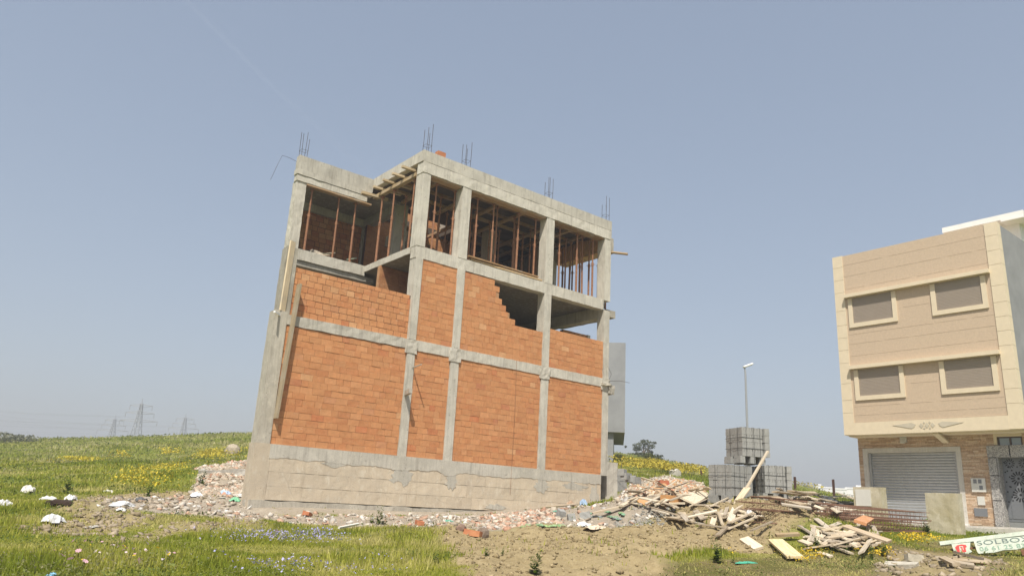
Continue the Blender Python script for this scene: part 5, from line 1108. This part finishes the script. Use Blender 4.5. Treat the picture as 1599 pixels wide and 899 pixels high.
litter(351,774,.7,.5,.28,(.40,.50,.66),'plastic_bag','pale blue bag in the rubble near the left column'); litter(367,782,.55,.4,.2,(.20,.48,.28),'plastic_bag','green plastic bag beside the left column'); litter(220,782,.4,.3,.18,(.10,.10,.10),'plastic_bag','dark grey bag in the left litter'); litter(376,776,.6,.3,.15,WT,'plastic_bag','white sheet against the foot of the left column')
litter(25,878,.28,.16,.05,(.15,.36,.55),'plastic_bag','blue scrap in the lower left grass'); litter(145,823,.9,.12,.06,(.62,.60,.54),'paper_scrap','pale strip lying in the grass right of the big white bag'); litter(80,898,.2,.12,.05,(.25,.5,.7),'plastic_bag','small blue scrap at the lower picture edge')
litter(911,789,.5,.4,.35,(.28,.38,.52),'plastic_bag','crumpled blue bag at the foot of the right bay'); litter(892,790,.5,.35,.3,(.40,.27,.18),'plastic_bag','brown paper bag at the foot of the right bay'); litter(930,826,.9,.4,.16,(.66,.55,.42),'paper_scrap','torn cement sack on the soil below the right column'); litter(912,821,.5,.3,.16,(.7,.7,.68),'plastic_bag','white bag next to the torn cement sack')
net(1001,765,6,8,6,.55,(.06,.22,.14),'dark green net scrap on the debris right of the pillar'); net(868,797,5,12,3,.45,(.12,.30,.20),'green net scrap along the plinth of the right bay'); net(990,752,2,4,3,.5,(.10,.28,.19),'lighter green net scrap near the loose grey blocks')
net(950,806,9,32,6,.4,(.20,.33,.22),'faded green net scrap over the rubble at the corner'); litter(1165,879,.75,.16,.05,(.08,.38,.25),'green_net','bright green net strip in the foreground grass'); net(840,821,7,45,2,.4,(.24,.32,.16),'olive green net scrap at the edge of the bare soil'); litter(700,814,.4,.2,.08,(.15,.36,.26),'green_net','tiny green scrap in the rubble below the narrow bay')
litter(1172,803,.35,.25,.2,WT,'plastic_bag','small white bag on the soil inside the wood heap'); litter(1380,809,.5,.3,.2,(.30,.30,.62),'plastic_bag','violet blue bag caught on the rebar before the shutter'); litter(1330,788,.7,.4,.25,(.72,.66,.56),'plastic_bag','pale sack in the debris left of the meter box')
for k, (u,v) in enumerate(((118,882),(128,900),(93,890),(430,843),(105,896))):
    p = at(u,v); b = MB()
    for q in range(7): a = q*.9; b.add([(0,0,0),(.03*math.cos(a-.4),.03*math.sin(a-.4),.012),(.042*math.cos(a),.042*math.sin(a),.01),(.03*math.cos(a+.4),.03*math.sin(a+.4),.012)],[(0,1,2,3)],(.72,.45,.52,1))
    b.tube([(0,0,-.16),(0,0,0)], .004, 4, (.10,.14,.03,1)); o = b.build('pink_flower', MT['petal']); o.location = (p[0],p[1],p[2]+.14); o.rotation_euler = (.5,-.3,k); o.scale = (.85,)*3; tag(o, 'single pink flower in the grass at the lower left', 'flower', 'pink flowers in the foreground grass')
# contrail high in the sky
n = NM('vapour_trail'); n.t.nodes.remove(n.b); tr = n.n('ShaderNodeBsdfTransparent'); df = n.n('ShaderNodeBsdfTranslucent'); df.inputs[0].default_value = (.95,.95,.95,1); mx = n.n('ShaderNodeMixShader'); mx.inputs[0].default_value = .009
n.l(tr.outputs[0], mx.inputs[1]); n.l(df.outputs[0], mx.inputs[2]); n.l(mx.outputs[0], n.o.inputs[0])
b = MB(); pa = CAM_POS+ray(270,-20)*7000; pb_ = CAM_POS+ray(420,130)*8200; pc = CAM_POS+ray(640,330)*10200
b.tube([pa,pb_,pc], 22, 8); o = b.build('contrail', n.m); tag(o, 'faint white vapour trail crossing the sky above the building', 'contrail', kind='stuff'); o.visible_shadow = True

# ------------------------------------------------------------------ hazy air over the whole site
n = NM('dusty_air'); n.t.nodes.remove(n.b); pv = n.n('ShaderNodeVolumePrincipled'); pv.inputs['Color'].default_value = (.90,.93,1.0,1); pv.inputs['Density'].default_value = .0016; pv.inputs['Anisotropy'].default_value = .2
n.l(pv.outputs[0], n.o.inputs['Volume'])
b = MB(); b.box(-9800, 9800, -9800, 9800, float(gzv.min())-1.0, 36.0); hz = b.build('haze', n.m); tag(hz, kind='stuff')
